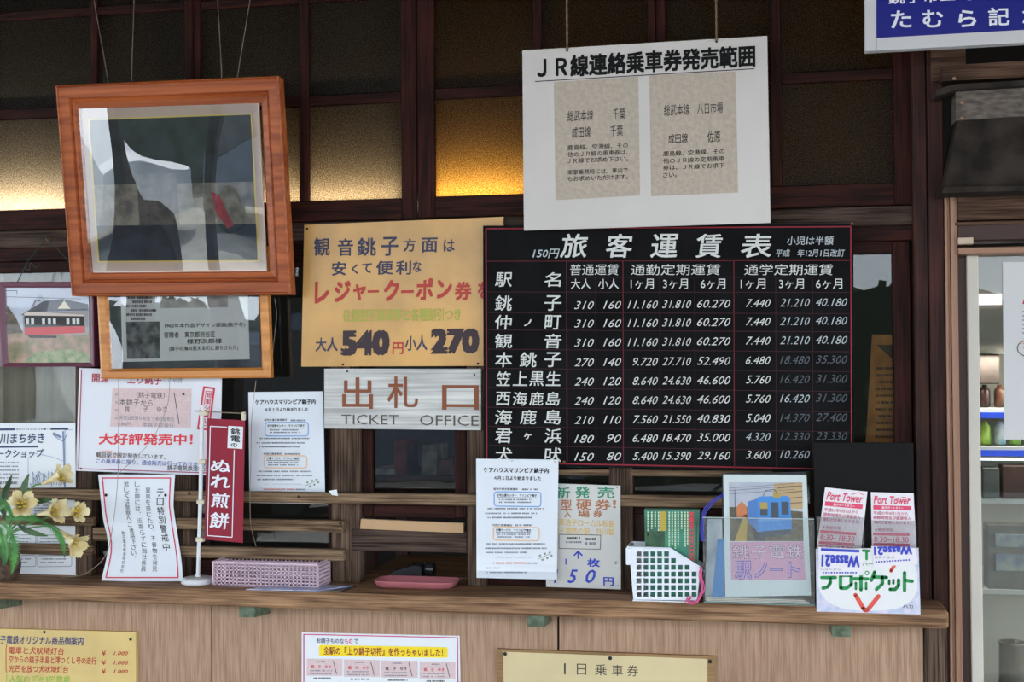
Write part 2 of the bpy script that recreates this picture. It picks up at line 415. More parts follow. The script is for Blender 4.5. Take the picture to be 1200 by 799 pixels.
# ticket wicket: raised sash, rails and the dark opening below it
Xw = lambda px: P(px, 560, .03).x
t = thing('window_7', (Xw(411), .03, zs), kind='structure')
zz = lambda py, y=.03: P(480, py, y).z
bar('stile', t, Xw(411), Xw(424), .012, .06, zs, zr, M_grey); bar('stile', t, Xw(424), Xw(436), .03, .06, zz(606), zr, M_red)
bar('stile', t, Xw(533), Xw(547), .03, .06, zz(606), zr, M_red)
bar('rail', t, Xw(436), Xw(533), .035, .06, zz(607), zz(592), M_redx)
bar('rail', t, Xw(436), Xw(533), .035, .06, zr-.04, zr, M_redx)
bar('pane', t, Xw(436), Xw(533), .045, .048, zz(592), zr-.04, M_glassd, 0)
bar('rail', t, Xw(436), Xw(533), .062, .08, zz(574), zz(558), M_redx)
wbox('board', M_grey if 0 else M_lintel, t, 411.5, 620, 547, 645, .004, .03)
# weathered posts in front of the sashes
def post(nm, x0, x1, top, yf=0, m=M_grey):
    X = lambda px: P(px, 560, yf).x
    o = MB().box(X(x0), X(x1), yf, yf+.045, zs, top, .003).build(nm, m, base=(X(x0), yf, zs)); o['kind'] = 'structure'; return o
post('trim_3', 88, 108, zl0-.001, .001); post('trim_4', 203, 224, zl0-.001, .001); post('trim_5', 388, 411, zl0-.001)
post('trim_6', 547, 569, zl0-.001); post('trim_7', 713, 741, P(700, 545, 0).z, .001)
post('trim_8', 868, 890, P(880, 552, 0).z, .001)
o = wbox('trim_9', M_greyx, None, 571, 549, 905, 556, 0.002, .03); o['kind'] = 'structure'
# pillar on the right: two joined timbers
Xp = lambda px: P(px, 400, -.03).x
t = thing('pillar', (Xp(1072), -.03, 0), kind='structure')
bar('timber', t, Xp(1073), Xp(1090), -.012, .12, 0, 2.62, M_pillar); bar('timber', t, Xp(1090.6), Xp(1109), -.02, .12, 0, 2.62, M_pillar)
# plywood apron under the counter
yA = -.02
za = P(560, 720, YS).z
Xa = lambda px: P(px, 760, yA).x
t = thing('wall_lower', (Xa(0), yA, 0), kind='structure')
bar('backing', t, Xa(-90), Xa(1110), 0, .03, 0, zs-.04, M_black, 0)
for a, b in ((-90, 247.3), (248.7, 653), (655.4, 1082)): bar('panel', t, Xa(a), Xa(b), yA, .002, 0, zs-.036, M_ply, .001)
bar('post', t, Xa(1083), Xa(1110), yA-.005, .02, 0, zs-.036, M_grey)

# counter ledge with green brackets
t = thing('counter_ledge', (P(560, 700, YS).x, YS, za), 'long weathered wooden ledge running under the ticket window', 'counter')
xcr = P(1112, 725, YS).x
MB().box(P(-60, 700, YS).x, xcr, YS, .12, za, zs, .006).build('ledge_board', M_counter, t)
M_green = mat('green_bracket', (112,126,102), .8, var=.3, vscale=60)
for px, py in ((-16, 712), (281, 712), (618, 722), (975, 735)):
    p = P(px, py, -.12); wd = .042; x0 = p.x; h_ = .03
    b = MB().slab([(x0, -.12, za-h_), (x0+wd, -.12, za-h_), (x0+wd, -.12, za), (x0, -.12, za)], (0, 0, 0)) if 0 else MB()
    b.add([(x0,-.125,za), (x0+wd,-.125,za), (x0+wd,-.125,za-h_), (x0,-.125,za-h_), (x0,yA,za), (x0+wd,yA,za), (x0+wd,yA,za-h_*1.3), (x0,yA,za-h_*1.3)],
          [(3,2,1,0), (4,5,6,7), (0,1,5,4), (7,6,2,3), (0,4,7,3), (1,2,6,5)])
    b.build('bracket', M_green, t, label='green painted bracket')
bar('inner_shelf', t, Xw(411), Xw(547), .12, .5, zs-.02, zs, M_counter)

# battens nailed across the posts
t = thing('batten_grille', (P(0, 577, -.03).x, -.03, P(0, 655, 0).z), 'weathered horizontal battens nailed across the posts above the counter', 'grille')
for i, (a, ya, b, yb, yf) in enumerate([(-30, 572, 559, 584, -.028), (559.5, 577.5, 700, 590, -.028), (724, 580, 855, 593.5, -.028), (-30, 604, 108, 614, -.022), (-30, 636, 108, 648, -.022),
                         (205, 607, 402, 620, -.028), (205, 640, 403, 653, -.028), (108, 618, 205, 634, -.012)]):
    wbox('batten', M_greyx, t, a, ya, b, yb, yf, 0.0 if i not in () else 0, .003)
for px, py in ((350, 582), (222, 578), (399, 613)): _nail(t, P(px, py, -.0285), .004, NAILM)

# ---- doorway at the right
M_bronze = mat('bronze_aluminium', (150,112,90), .45, .35, spec=.5)
M_bronzed = mat('dark_bronze', (62,42,36), .5, .3)
t = thing('door_1', (P(1107, 500, -.02).x, -.02, 0), kind='structure')
X = lambda px, y=-.02: P(px, 500, y).x
zd1 = P(1107, 226, -.02).z
for i, (a, b, yf) in enumerate(((1109.5, 1113, -.03), (1113, 1116, -.024), (1116, 1121, -.032), (1121, 1124.5, -.024))): bar('frame', t, X(a), X(b)-.0003, yf, .06, 0, zd1, M_bronze, .001)
bar('jamb', t, X(1124.5), X(1135, .01), .01, .08, 0, zd1-.05, M_bronzed)
zh = lambda py, y=-.02: P(1150, py, y).z
M_head = wood('peeling_header', (112,84,68), (58,42,34), 'x', .85, bump=1, spec=.15)
bar('header', t, X(1124.5), X(1340), -.03, .07, zh(258), zd1, M_head)
bar('header', t, X(1124.5), X(1340), -.022, .07, zh(282), zh(259), M_bronzed)
bar('header', t, X(1122), X(1340), -.03, .07, zh(264), zh(260), M_head)
bar('rail', t, X(1124.5), X(1340), -.035, .05, zh(298), zh(290), M_bronze)
bar('latch', t, X(1124), X(1142), -.04, .0, zh(287), zh(278), mat('steel_latch', (170,150,130), .4, .8))
M_sash = mat('cream_sash', (206,198,186), .5)
bar('stile', t, X(1135, .0), X(1149, .0), 0, .035, 0, zh(298), M_sash)
bar('pane', t, X(1149, .0), X(1340, .0), .015, .019, 0, zh(298), clear_glass('door_glass', (.85,.87,.85), 1.0, wob=.0), 0)
bar('stile', t, X(1326, 0), X(1340, 0), 0, .035, 0, zh(298), M_sash)

# shutter box above the doorway
M_rust = mat('rusted_metal', (62,54,48), .9, 0, spec=.15, bump=.8, bscale=60, c2=(36,31,28), vscale=14)
t = thing('shutter_box', (P(1106, 222, -.12).x, -.12, P(1106, 222, -.12).z), 'dark rusted metal shutter box above the glass door', 'shutter box')
def q(px, py, y): return P(px, py, y)
b = MB().slab([q(1106, 224, -.1), q(1250, 220, -.1), q(1250, 132, -.06), q(1122, 142, -.06)], (0, .09, 0)); b.build('lower_panel', M_rust, t)
b = MB().slab([q(1120, 141, -.075), q(1250, 133, -.075), q(1250, 98, -.075), q(1120, 107, -.075)], (0, .07, 0)); b.build('ribbed_panel', mat('ribbed_rust', (112,100,90), .8, 0, bump=1, bscale=120, c2=(72,63,57), vscale=90, stretch=(.4,1,1)), t)
b = MB().slab([q(1097, 112, -.1), q(1122, 105, -.1), q(1250, 97, -.1), q(1250, 91, -.1), q(1116, 99, -.1), q(1097, 106, -.1)], (0, .1, 0)); b.build('lip', M_rust, t)
b = MB().slab([q(1104, 95, -.06), q(1250, 88, -.06), q(1250, 68, -.06), q(1104, 77, -.06)], (0, .06, 0)); b.build('hood', M_head, t)
b = MB().slab([q(1104, 226, -.12), q(1250, 222, -.12), q(1250, 217, -.12), q(1106, 219, -.12)], (0, .12, 0)); b.build('bottom_lip', M_rust, t)
for px, py in ((1118, 92), (1127, 120), (1127, 138)): _nail(t, P(px, py, -.1005), .004, M_bronze)
wbox('trim_10', M_head, None, 1091, 58, 1132, 96, -.025, .02)['kind'] = 'structure'

# ================================================================== HANGING BOARDS
# --- white railway ticket range board
B = Board([(612,59), (899,42), (903,261), (614,270)], PL(-.07))
B.slab('notice_board', mat('white_board', (216,208,203), .6, var=.04, vscale=3), .006, 'large white board with bold black heading hanging above the chalkboard', 'sign')
B.text('ＪＲ線連絡乗車券発売範囲', 629, 885, 66.5, 92.5, M_ink, .038, slope=-.056)
B.line([(627,95.5), (884,80.5)], 1, M_ink)
M_kraft = mat('kraft_paper', (196,180,164), .8, var=.08, vscale=90)
B.poly([(649,96), (748,89.5), (750,229), (651,234.5)], M_kraft, 'pasted_sheet'); B.poly([(761,88.5), (862,83.5), (865,225.5), (763,230)], M_kraft, 'pasted_sheet')
M_ink2 = mat('faded_ink', (62,54,52), .7)
for s_, a, b_, c, d in (('総武本線',665,695,130,142.5), ('千葉',718,733,127,140.5), ('成田線',670,692,149,162), ('千葉',715,730,147,160),
    ('総武本線',778,808,123,136), ('八日市場',817,847,121,134), ('成田線',783,806,157,168.5), ('佐原',829,844,154,167)): B.text(s_, a, b_, c, d, M_ink2, .008)
for s_, a, b_, c in (('鹿島線、空港線、その',665,736,170), ('他のＪＲ線の乗車券は、',665,736,178), ('ＪＲ線でお求め下さい。',665,736,185.5), ('車掌乗務時には、車内で',665,736,199), ('もお求めいただけます。',665,736,206.5),
    ('鹿島線、空港線、その',777,849,177), ('他のＪＲ線の定期乗車',777,849,185.5), ('券は、ＪＲ線でお求下',777,849,193.5), ('さい。',777,793,202)): B.text(s_, a, b_, c, c+6.2, M_ink2, .012)
B.flush()
M_rope = mat('twisted_rope', (120,98,78), .9)
for px, py in ((664.7, 59), (839.7, 48.5)):
    MB().lathe((0,0,0), [(.0035, 0), (.0035, .0008)], 10)
    h_ = MB().lathe((0,0,0), [(.0035, 0), (.0035, .0006)], 10); h_.v = [P(px, py, -.0702)+Vector((v.x, -v.z, v.y)) for v in h_.v]; h_.build('rope_hole', M_black, B.root)
    a = P(px, py-.5, -.073); z1 = 2.62
    r_ = MB()
    for ph in (0, math.pi):
        n = 60; r_.tube([(a.x+.0016*math.cos(ph+i*.9), a.y+(.05)*i/n*0+.0016*math.sin(ph+i*.9), a.z+(z1-a.z)*i/n) for i in range(n+1)], .0018, 5)
    r_.build('hanging_rope', M_rope, B.root)

# --- chalkboard of fares
B = Board([(566,264.5), (1000,262), (1001,553), (567,544.5)], PL(-.034))
B.slab('fare_chalkboard', mat('chalkboard', (15,14,15), .85, spec=.12, bump=.1, bscale=60, c2=(25,24,26), vscale=7), .02, 'large black chalkboard of hand-painted fares with red ruled lines', 'chalkboard')
M_ch = mat('white_paint', (216,216,212), .8); M_ch2 = mat('chalk_figures', (186,192,196), .85); M_ch3 = mat('worn_chalk', (92,96,102), .9); M_rl = mat('dark_red_rule', (96,24,34), .8); M_rl2 = mat('faint_red_rule', (58,26,32), .9)
for s_, a, b_ in (('旅',656,689), ('客',710,741), ('運',762,795), ('賃',815,847), ('表',868,904)): B.text(s_, a, b_, 274, 302, M_ch, .0135, .12)
B.text('150円', 624, 656, 291.5, 302.5, M_ch2, .01, .25)
B.text('小児は半額', 922, 977, 277, 287, M_ch2, .01, .1); B.text('平成　年12月1日改訂', 909, 990, 292, 301, M_ch2, .01, .15)
for s_, a, b_ in (('普通運賃',668,725), ('通勤定期運賃',739,844), ('通学定期運賃',872,976)): B.text(s_, a, b_, 309.5, 322.5, M_ch, 0, .05)
for s_, a, b_ in (('大人',669,692), ('小人',701,725), ('1ヶ月',739,766), ('3ヶ月',777,806), ('6ヶ月',821,850), ('1ヶ月',868,897), ('3ヶ月',913,942), ('6ヶ月',956,987)): B.text(s_, a, b_, 326.5, 338.5, M_ch, .005)
rows = [('駅　名',319,336), ('銚　子',346,364), ('仲ノ町',369,386), ('観　音',391,408), ('本銚子',412.5,430), ('笠上黒生',435,452), ('西海鹿島',459,475), ('海鹿島',480,497), ('君ヶ浜',502,519), ('犬　吠',524,541)]
for s_, y0, y1 in rows:
    n = len(s_); cw = 20 if n < 4 else 17
    for i, ch in enumerate(s_):
        if ch == '　': continue
        xc = 590+i*(58/(n-1))
        if ch in 'ノヶ': B.text(ch, xc-5, xc+4, y0+5, y1-4, M_ch, .02)
        else: B.text(ch, xc-cw/2, xc+cw/2, y0, y1, M_ch, .0095, .08)
cols = [(673,696), (707,728), (735.5,771), (776,810), (817,856), (874,903), (914,949), (956,993)]
fares = [('310','160','11.160','31.810','60.270','7.440','21.210','40.180')]*3 + [('270','140','9.720','27.710','52.490','6.480','18.480','35.300'),
  ('240','120','8.640','24.630','46.600','5.760','16.420','31.300'), ('240','120','8.640','24.630','46.600','5.760','16.420','31.300'), ('210','110','7.560','21.550','40.830','5.040','14.370','27.400'),
  ('180','90','6.480','18.470','35.000','4.320','12.330','23.330'), ('150','80','5.400','15.390','29.160','3.600','10.260','')]
ry = [358, 379.5, 402, 425, 447.5, 470, 492.5, 514.5, 535.5]
for r_, (f_, y) in enumerate(zip(fares, ry)):
    for c, (s_, (a, b_)) in enumerate(zip(f_, cols)):
        if not s_: continue
        if len(s_) == 2: a += 4
        if len(s_) == 5 and c in (2,): a += 6
        m = M_ch if c < 6 and not (r_ == 7 and c == 5) else (M_ch3 if (c == 7 and r_ > 2) or (c == 6 and r_ in (3, 4, 6, 7)) else M_ch2)
        B.text(s_, a, b_, y-5.2-.012*(a-670), y+4.2-.012*(a-670), m, -.004, .35)
for x, y0 in ((664,306), (730,306), (860,306)): B.line([(x,y0), (x+.6,543+(x-567)*.02)], 1.1, M_rl, 'ruled_lines')
for x in (698, 773, 814, 909, 952): B.line([(x,325), (x+.6,543+(x-567)*.02)], .8, M_rl2, 'ruled_lines')
for y in (306, 342, 366, 386.5, 409, 431.5, 454, 477, 499.5, 521.5): B.line([(570,y), (997,y+B.slope(y)*427)], .8, M_rl2 if y > 310 else M_rl, 'ruled_lines')
B.line([(664,325), (997,324.5)], .7, M_rl2, 'ruled_lines')
B.line([(569.5,268), (997,265.5), (998,550), (570.5,541.5)], 1.5, mat('red_border', (140,34,48), .8), 'border_line', closed=True)
B.flush()
for px, py in ((571,548), (661,543), (998,264)): _nail(B.root, P(px, py-2, -.0345), .0035, mat('brass_tack', (150,110,60), .4, .7))

# --- yellow coupon board
B = Board([(356.5,263.5), (590,254), (590,428.5), (353,429.5)], PL(-.012))
M_ybd = mat('varnished_yellow_board', (226,172,96), .28, var=.14, vscale=5)
B.slab('coupon_board', M_ybd, .01, 'amber yellow painted board with red and navy hand lettering', 'sign')
M_navy = mat('navy_paint', (50,52,80), .5); M_rdp = mat('brick_red_paint', (186,56,44), .5); M_grn = mat('faded_green_paint', (172,176,70), .6)
for s_, a, b_, c, d in (('観',368,387,279,300), ('音',396,414,280,300), ('銚',419,441,279,300), ('子',447,467,278,300), ('方',473,487,280,295), ('面',494,513,279,296), ('は',520,533,281,295),
    ('安',389,406,307,323), ('く',412,420,310,321), ('て',424,436,309,320), ('便',441,461,306,322), ('利',464,482,306,322), ('な',484,494,306,319),
    ('大人',370,396,396,412), ('小人',475,501,394,411)): B.text(s_, a, b_, c-.5, d, M_navy, .022, slope=-.02)
for s_, a, b_, c, d in (('レ',369,386,330,356), ('ジ',392,411,329,354), ('ャ',414,429,333,352), ('ー',431,444,340,343), ('ク',450,468,328,353), ('ー',470,485,340,343.5), ('ポ',488,508,326,352), ('ン',512,530,328,350), ('券',533,553,330,352), ('を',560,574,330,350)): B.text(s_, a, b_, c, d, M_rdp, .04, slope=-.02)
B.text('往復割引乗車券と各種割引つき', 402, 540, 362, 377, M_grn, .015, slope=-.01)
B.text('円', 460, 473, 401, 415, M_rdp, .03); M_dkn = mat('maroon_black_paint', (48,24,32), .5)
B.text('540', 400, 457, 387, 417, M_dkn, .07); B.text('270', 505, 562, 385, 415, M_dkn, .07)
B.flush()
for px, py in ((360,268), (402,427), (560,426)): _nail(B.root, P(px, py, -.0125), .003, NAILM)

# --- ticket office plank
B = Board([(380,432), (563.5,432), (563.5,504), (380,502)], PL(-.018))
B.slab('ticket_office_sign', wood('whitewashed_plank', (228,226,222), (176,174,172), 'x', .7, grain=14, bump=.6, stain=.08), .018, 'whitewashed plank sign lettered in brown above the ticket window', 'sign')
M_brn = mat('carved_brown', (138,78,48), .7); M_gyb = mat('carved_grey_brown', (92,84,78), .7)
B.text('出', 401, 437, 442, 479, M_brn, .012); B.text('札', 454, 490, 441, 478, M_brn, .012); B.text('口', 518, 561, 451, 480, M_brn, .012)
B.text('TICKET', 400, 467, 485.5, 497, M_gyb, 0); B.text('OFFICE', 492, 561, 486, 498.5, M_gyb, 0)
B.flush()
for px, py in ((407,435), (556,439)): _nail(B.root, P(px, py, -.0185), .0025, NAILM)

# --- blue enamel sign top right
B = Board([(1013,-70), (1330,-92), (1330,43), (1014,60)], PL(-.16))
B.slab('enamel_sign', mat('white_frame', (206,202,204), .5), .025, 'blue enamel sign with white lettering and white frame above the door', 'sign')
B.poly([(1027,-60), (1318,-82), (1318,28.5), (1027,44.6)], mat('blue_enamel', (30,34,128), .25), 'blue_field')
M_wl = mat('white_lettering', (232,232,240), .4)
for s_, a, b_, c, d in (('た',1044,1068,12.5,33), ('む',1081,1105,12,32.5), ('ら',1123,1144,12,32), ('記',1158,1183,9,30.5), ('念',1198,1222,7,28)): B.text(s_, a, b_, c, d, M_wl, .02, slope=-.03)
B.text('銚子市三崎町', 1041, 1160, -8, 5, M_wl, .02, slope=-.05)
B.line([(1027,45), (1027,58)], .8, mat('frame_joint', (120,116,120), .6)); B.flush()

# ================================================================== FRAMED PICTURES
def lerp4(a, b, t): return [(x0+(x1-x0)*t, y0+(y1-y0)*t) for (x0, y0), (x1, y1) in zip(a, b)]
def frame(name, outer, inner, pl, prof, m, parent):
    b = MB(); v = []
    for t_, h in prof: v += [P(x, y, pl)+Vector((0, -h, 0)) for x, y in lerp4(outer, inner, t_)]
    f = []
    for i in range(len(prof)-1):
        for k in range(4): f.append((4*i+k, 4*i+(k+1) % 4, 4*i+4+(k+1) % 4, 4*i+4+k))
    return b.add(v, [tuple(reversed(q_)) for q_ in f]).build(name, m, parent)
zc = P(200, 346, -.06).z
PA = PL(-.085, .15, zc)
out_, inn = [(65,100), (326.5,89), (341,345), (84,346.5)], [(92,127.5), (302,121), (311.5,316), (105.5,318)]
t = thing('framed_painting', P(84, 346, PA), 'large framed dark picture with broad orange-brown wooden frame leaning forward', 'picture')
M_fr = wood('orange_brown_frame', (190,102,54), (142,66,32), 'x', .4, grain=6, bump=.1, stain=.12, spec=.3)
frame('frame', out_, inn, PA, [(0, -.035), (0, 0), (.07, .003), (.1, -.002), (.52, -.005), (.56, -.013), (.64, -.010), (.7, -.016), (.92, -.020), (.94, -.026), (1, -.026)], M_fr, t)
B = Board(inn, PA); P0 = PL(PA.y0+.022, PA.tilt, PA.z0); B.pl = P0
B.root = MB().slab([P(*c, PL(P0.y0+.0005, P0.tilt, P0.z0)) for c in reversed([(91,126), (303,120), (312.5,317.5), (104.5,319.5)])], (0, .006, 0)).build('mat_board', mat('grey_pink_mat', (226,206,194), .8), t)
gi = [(103,139.5), (295.5,132.5), (304,306.5), (114.5,307.5)]
B.poly(gi, mat('gilt_fillet', (246,222,120), .4, .1), 'gilt_fillet', h=.0015)
gp = lerp4(gi, [(200,220)]*4, .02)
def gl(u, v_):                              # position inside the painting
    (ax, ay), (bx, by), (cx, cy), (dx, dy) = gp
    return ((ax*(1-u)+bx*u)*(1-v_)+(dx*(1-u)+cx*u)*v_, (ay*(1-u)+by*u)*(1-v_)+(dy*(1-u)+cy*u)*v_)
def gq(u0, v0, u1, v1, m, nm, h): B.poly([gl(u0, v0), gl(u1, v0), gl(u1, v1), gl(u0, v1)], m, nm, h)
gq(0, 0, 1, 1, mat('painted_dark_sky', (40,52,56), .6, c2=(62,74,80), vscale=18), 'painting', .002)
gq(0, .46, 1, .75, mat('painted_pale_band', (166,160,148), .6, c2=(110,108,102), vscale=30), 'painting', .0024)
gq(.27, .39, .52, .75, mat('painted_tower', (104,100,94), .6, c2=(60,64,68), vscale=40), 'painting', .0028)
gq(0, .75, 1, 1, mat('painted_dark_water', (34,46,58), .6, c2=(52,68,84), vscale=16), 'painting', .003)
B.poly([gl(.73, .52), gl(.78, .55), gl(.86, .76), gl(.82, .78), gl(.75, .66)], mat('painted_red_stroke', (196,70,76), .6, c2=(150,60,70), vscale=60), 'painting', .0034)
B.flush(t)
# warped acrylic glazing
n = 12; v = []; f = []
rq = random.Random(3)
for j in range(n+1):
    for i in range(n+1):
        u, w_ = i/n, j/n
        a = [inn[0][k]*(1-u)+inn[1][k]*u for k in (0, 1)]; d = [inn[3][k]*(1-u)+inn[2][k]*u for k in (0, 1)]
        p = P(a[0]*(1-w_)+d[0]*w_, a[1]*(1-w_)+d[1]*w_, PL(PA.y0+.017, PA.tilt, PA.z0))
        bulge = .0028*math.sin(u*math.pi)*math.sin(w_*math.pi)+.0011*math.sin(u*9+w_*2)
        p.y -= bulge; v.append(p)
for j in range(n):
    for i in range(n): f.append((j*(n+1)+i, (j+1)*(n+1)+i, (j+1)*(n+1)+i+1, j*(n+1)+i+1))
g = obj('glazing', v, f, clear_glass('picture_acrylic', (1,1,1), 4.2), t, smooth=True)
M_wire = mat('hanging_wire', (150,132,112), .5, .4)
pt = P(200, 95, PA)
for (a, b_), (c, d), lb in (((110,0),(127,96),'leftmost'), ((157,0),(154,95),'second from the left'), ((255,0),(260,91.5),'third from the left'), ((293,0),(278,91),'rightmost')):
    p1 = P(c, d, PL(PA.y0+.012, PA.tilt, PA.z0)); p0 = P(a, b_, -.05); dr = (p0-p1); p0 = p1+dr*((2.62-p1.z)/dr.z)
    o = MB().tube([p0, p1], .0013, 5).build('hanging_wire', M_wire, t)

# certificate in a narrow honey frame
PB = PL(-.045)
out_, inn = [(111,290), (312,288), (317.5,442.5), (118.5,444)], [(124,303), (301,301), (305.5,430.5), (130.5,432)]
t = thing('framed_certificate', P(118, 444, PB), 'framed typed certificate in narrow honey wood frame under the large picture', 'picture')
frame('frame', out_, inn, PB, [(0, -.02), (0, 0), (.2, .002), (.7, .001), (.8, -.004), (1, -.008)], wood('honey_frame', (226,152,70), (188,112,40), 'x', .4, grain=6, bump=.1, stain=.08, spec=.6), t)
B = Board([(141,330), (290,328), (292.5,421), (143.5,424)], PL(PB.y0+.008))
MB().slab([P(*c, PB.y0+.0095) for c in reversed([(123,302), (302,300), (306.5,431.5), (129.5,433)])], (0, .006, 0)).build('mat_board', mat('slate_mat', (70,78,86), .8, var=.15, vscale=20), t)
B.slab('certificate', mat('certificate_paper', (206,208,206), .7), .001, parent=t); B.root.pop('label', None) if 'label' in B.root else None
B.poly([(188,330), (267,329), (267,360), (188,361)], mat('faded_photo', (178,172,166), .7, c2=(150,146,144), vscale=40), 'print')
B.poly([(147.5,377), (187,376.5), (187.5,420), (149,420.5)], mat('mono_photo', (118,124,122), .7, c2=(54,58,60), vscale=46), 'print')
for i, y in enumerate((347, 352, 357, 362, 367, 372)): B.dashes(148+(i % 2)*6, 184-(i % 3)*6, y, 3, M_ink2, i)
B.text('1962年本作品デザイン原画(銚子冬)', 193, 287, 379, 385, M_ink2, .01); B.text('寄贈者　東京都渋谷区', 192, 252, 389, 396, M_ink2, .01)
B.text('様野次郎様', 219, 260, 397, 403, M_ink2, .01); B.text('(銚子の海の見える町に満ちされた)', 198, 279, 406, 412, M_ink2, .01)
B.flush()
MB().slab([P(*c, PB.y0+.005) for c in reversed(inn)], (0, .0015, 0)).build('glazing', clear_glass('certificate_glass', (1,1,1), 1.6, wob=.003, wscale=3), t)

# photograph of a red railcar, maroon frame
PC = PL(-.038)
out_, inn = [(-4,330), (109,330), (110.5,429.5), (1,430)], [(6,337), (104,337), (105,424.5), (8.5,425)]
t = thing('framed_train_photo', P(1, 430, PC), 'framed photo of a red and cream railcar in maroon frame', 'picture')
frame('frame', out_, inn, PC, [(0, -.035), (0, 0), (.25, .001), (.75, -.001), (1, -.006)], mat('maroon_frame', (104,52,72), .35), t)
B = Board(inn, PL(PC.y0+.006)); B.slab('photograph', mat('photo_sky', (206,212,228), .5, var=.05, vscale=10), .004, parent=t)
ph = lambda *c: [(6+a*98.5+2.0*b_, 337+b_*88) for a, b_ in c]
B.poly(ph((0,.58),(1,.58),(1,1),(0,1)), mat('photo_dry_grass', (186,150,130), .6, c2=(130,128,96), vscale=34), 'print', .0005)
B.poly(ph((0,.2),(.12,.4),(.2,.6),(0,.62)), mat('photo_bush', (130,112,100), .6, c2=(88,82,70), vscale=60), 'print', .0006)
B.poly(ph((.35,.85),(.8,.82),(1,.9),(1,1),(.2,1)), mat('photo_green', (112,140,90), .6, c2=(170,170,130), vscale=60), 'print', .0007)
M_roof = mat('photo_roof', (96,96,106), .6); M_wallp = mat('photo_wall', (168,164,164), .6)
B.poly(ph((.2,.36),(.98,.3),(.98,.62),(.2,.62)), M_wallp, 'print', .0008); B.poly(ph((.17,.37),(.45,.18),(.68,.15),(.98,.22),(.98,.3),(.4,.32)), M_roof, 'print', .001)
B.poly(ph((.62,.28),(.7,.17),(.77,.28)), mat('photo_gable', (224,214,190), .6), 'print', .0012)
M_rd = mat('photo_red', (206,16,36), .5); M_dk = mat('photo_dark', (60,54,58), .6)
B.poly(ph((.22,.36),(.26,.34),(.93,.36),(.93,.54),(.22,.54)), M_dk, 'print', .0014); B.poly(ph((.22,.53),(.94,.51),(.94,.6),(.4,.63),(.22,.63)), M_rd, 'print', .0016)
B.poly(ph((.22,.34),(.28,.32),(.93,.36),(.93,.38),(.22,.37)), mat('photo_cream', (226,212,200), .5), 'print', .0018)
M_pw = mat('photo_window', (226,230,226), .5)
for a in (.24,.30, .43,.50,.56, .72,.79,.84): B.poly(ph((a,.41),(a+.035,.41),(a+.035,.49),(a,.49)), M_pw, 'print', .002)
B.poly(ph((.25,.63),(.6,.64),(.6,.67),(.28,.67)), M_dk, 'print', .0018); B.line(ph((0,.04),(.14,.04),(.14,.09)), .7, M_dk, h=.002); B.line(ph((0,.12),(.9,.15)), .5, M_dk, h=.002); B.line(ph((.3,.28),(.36,.17),(.42,.18)), .8, M_dk, h=.002)
B.flush()
MB().slab([P(*c, PC.y0+.0025) for c in reversed(inn)], (0, .0012, 0)).build('glazing', clear_glass('photo_glass', (1,1,1), .35, wob=.003, wscale=2), t)
M_gcord = mat('green_cord', (44,72,66), .8)
hk = P(54, 279, -.012)
b = MB().tube([P(48,300,-.03)*0+hk, P(33,306,-.04), P(20,331,-.05)], .0013, 5); b.tube([hk, P(66,290,-.03), P(82,308,-.05), P(90,331,-.045)], .0011, 5)
b.tube(catmull([P(33,303,-.04), P(30,312,-.05), P(34,317,-.05), P(36,308,-.05), P(42,314,-.05), P(47,310,-.045)], 5), .001, 5)
b.build('hanging_cord', M_gcord, t, label='knotted dark green cord')
b = MB().lathe((0,0,0), [(.007, 0), (.008, .002), (.003, .006), (.002, .012)], 10); b.v = [hk+Vector((v_.x, .012-v_.z-.0, v_.y)) for v_ in b.v]
tag(b.build('hook', mat('old_brass', (120,98,60), .5, .7), base=hk), 'small brass hook on the lintel above the maroon frame', 'hook')

# ================================================================== PAPER NOTICES
# lavender-white ticket poster
B = Board([(93,431), (260,437), (258,557.5), (88.5,551.5)], PL(-.008))
B.slab('ticket_poster', mat('poster_paper', (226,226,234), .45), .0015, 'white poster showing a pink ticket with red headline below the certificate', 'poster')
M_mg = mat('plum_line', (168,60,92), .6)
B.line([(95.5,433), (92,549), (257,554.5)], 1.1, M_mg, 'border_line')
B.text('開運　　上り銚子', 108, 190, 437, 448, mat('plum_ink', (178,52,74), .6), .02); B.text('この切符', 192, 214, 442, 448, M_greyink)
B.poly([(132,455), (224.5,455.5), (223.5,501), (129,500)], mat('pink_ticket', (226,200,200), .6, var=.06, vscale=160), 'ticket_print')
for s_, a, b_, c, d in (('（銚子電鉄）',160,193,459,466), ('本銚子から',140,179,467,474.5), ('銚',146,152,475.5,482.5), ('子',168,174,475.5,482.5), ('ゆき',184,196,476,482.5), ('発売当日限り有効 下車前途無効',140,204,486.5,491.5), ('180円　　本銚子駅発行',140,204,494,499)):
    B.text(s_, a, b_, c, d, M_ink2 if d-c > 5.5 else M_greyink)
for i, ch in enumerate('発売御案'): B.text(ch, 135, 138, 461+i*9, 464+i*9, M_greyink)
B.line([(204,460), (210,497)], .8, M_ink); B.poly([(213.5,460), (216.5,460), (216.5,463), (213.5,463)], M_ink)
B.text('大好評発売中！', 116, 226, 507.5, 521, mat('coral_red_ink', (226,56,66), .6), .03, slope=.005)
B.line([(c_[0], c_[1]) for c_ in [(125+12*math.cos(k*.5), 532.5+4.3*math.sin(k*.5)) for k in range(13)]], .7, mat('orange_ring', (228,130,90), .6))
B.text('観音駅で限定発売しています。', 113, 194, 529.5, 535.5, M_ink2, .01); B.text('この乗車券に限り、通信販売は行っておりません。', 113, 246, 537, 543, mat('blue_small_ink', (70,90,160), .6), .01); B.text('銚子電気鉄道株式会社', 196, 256, 545, 551, M_ink2, .01)
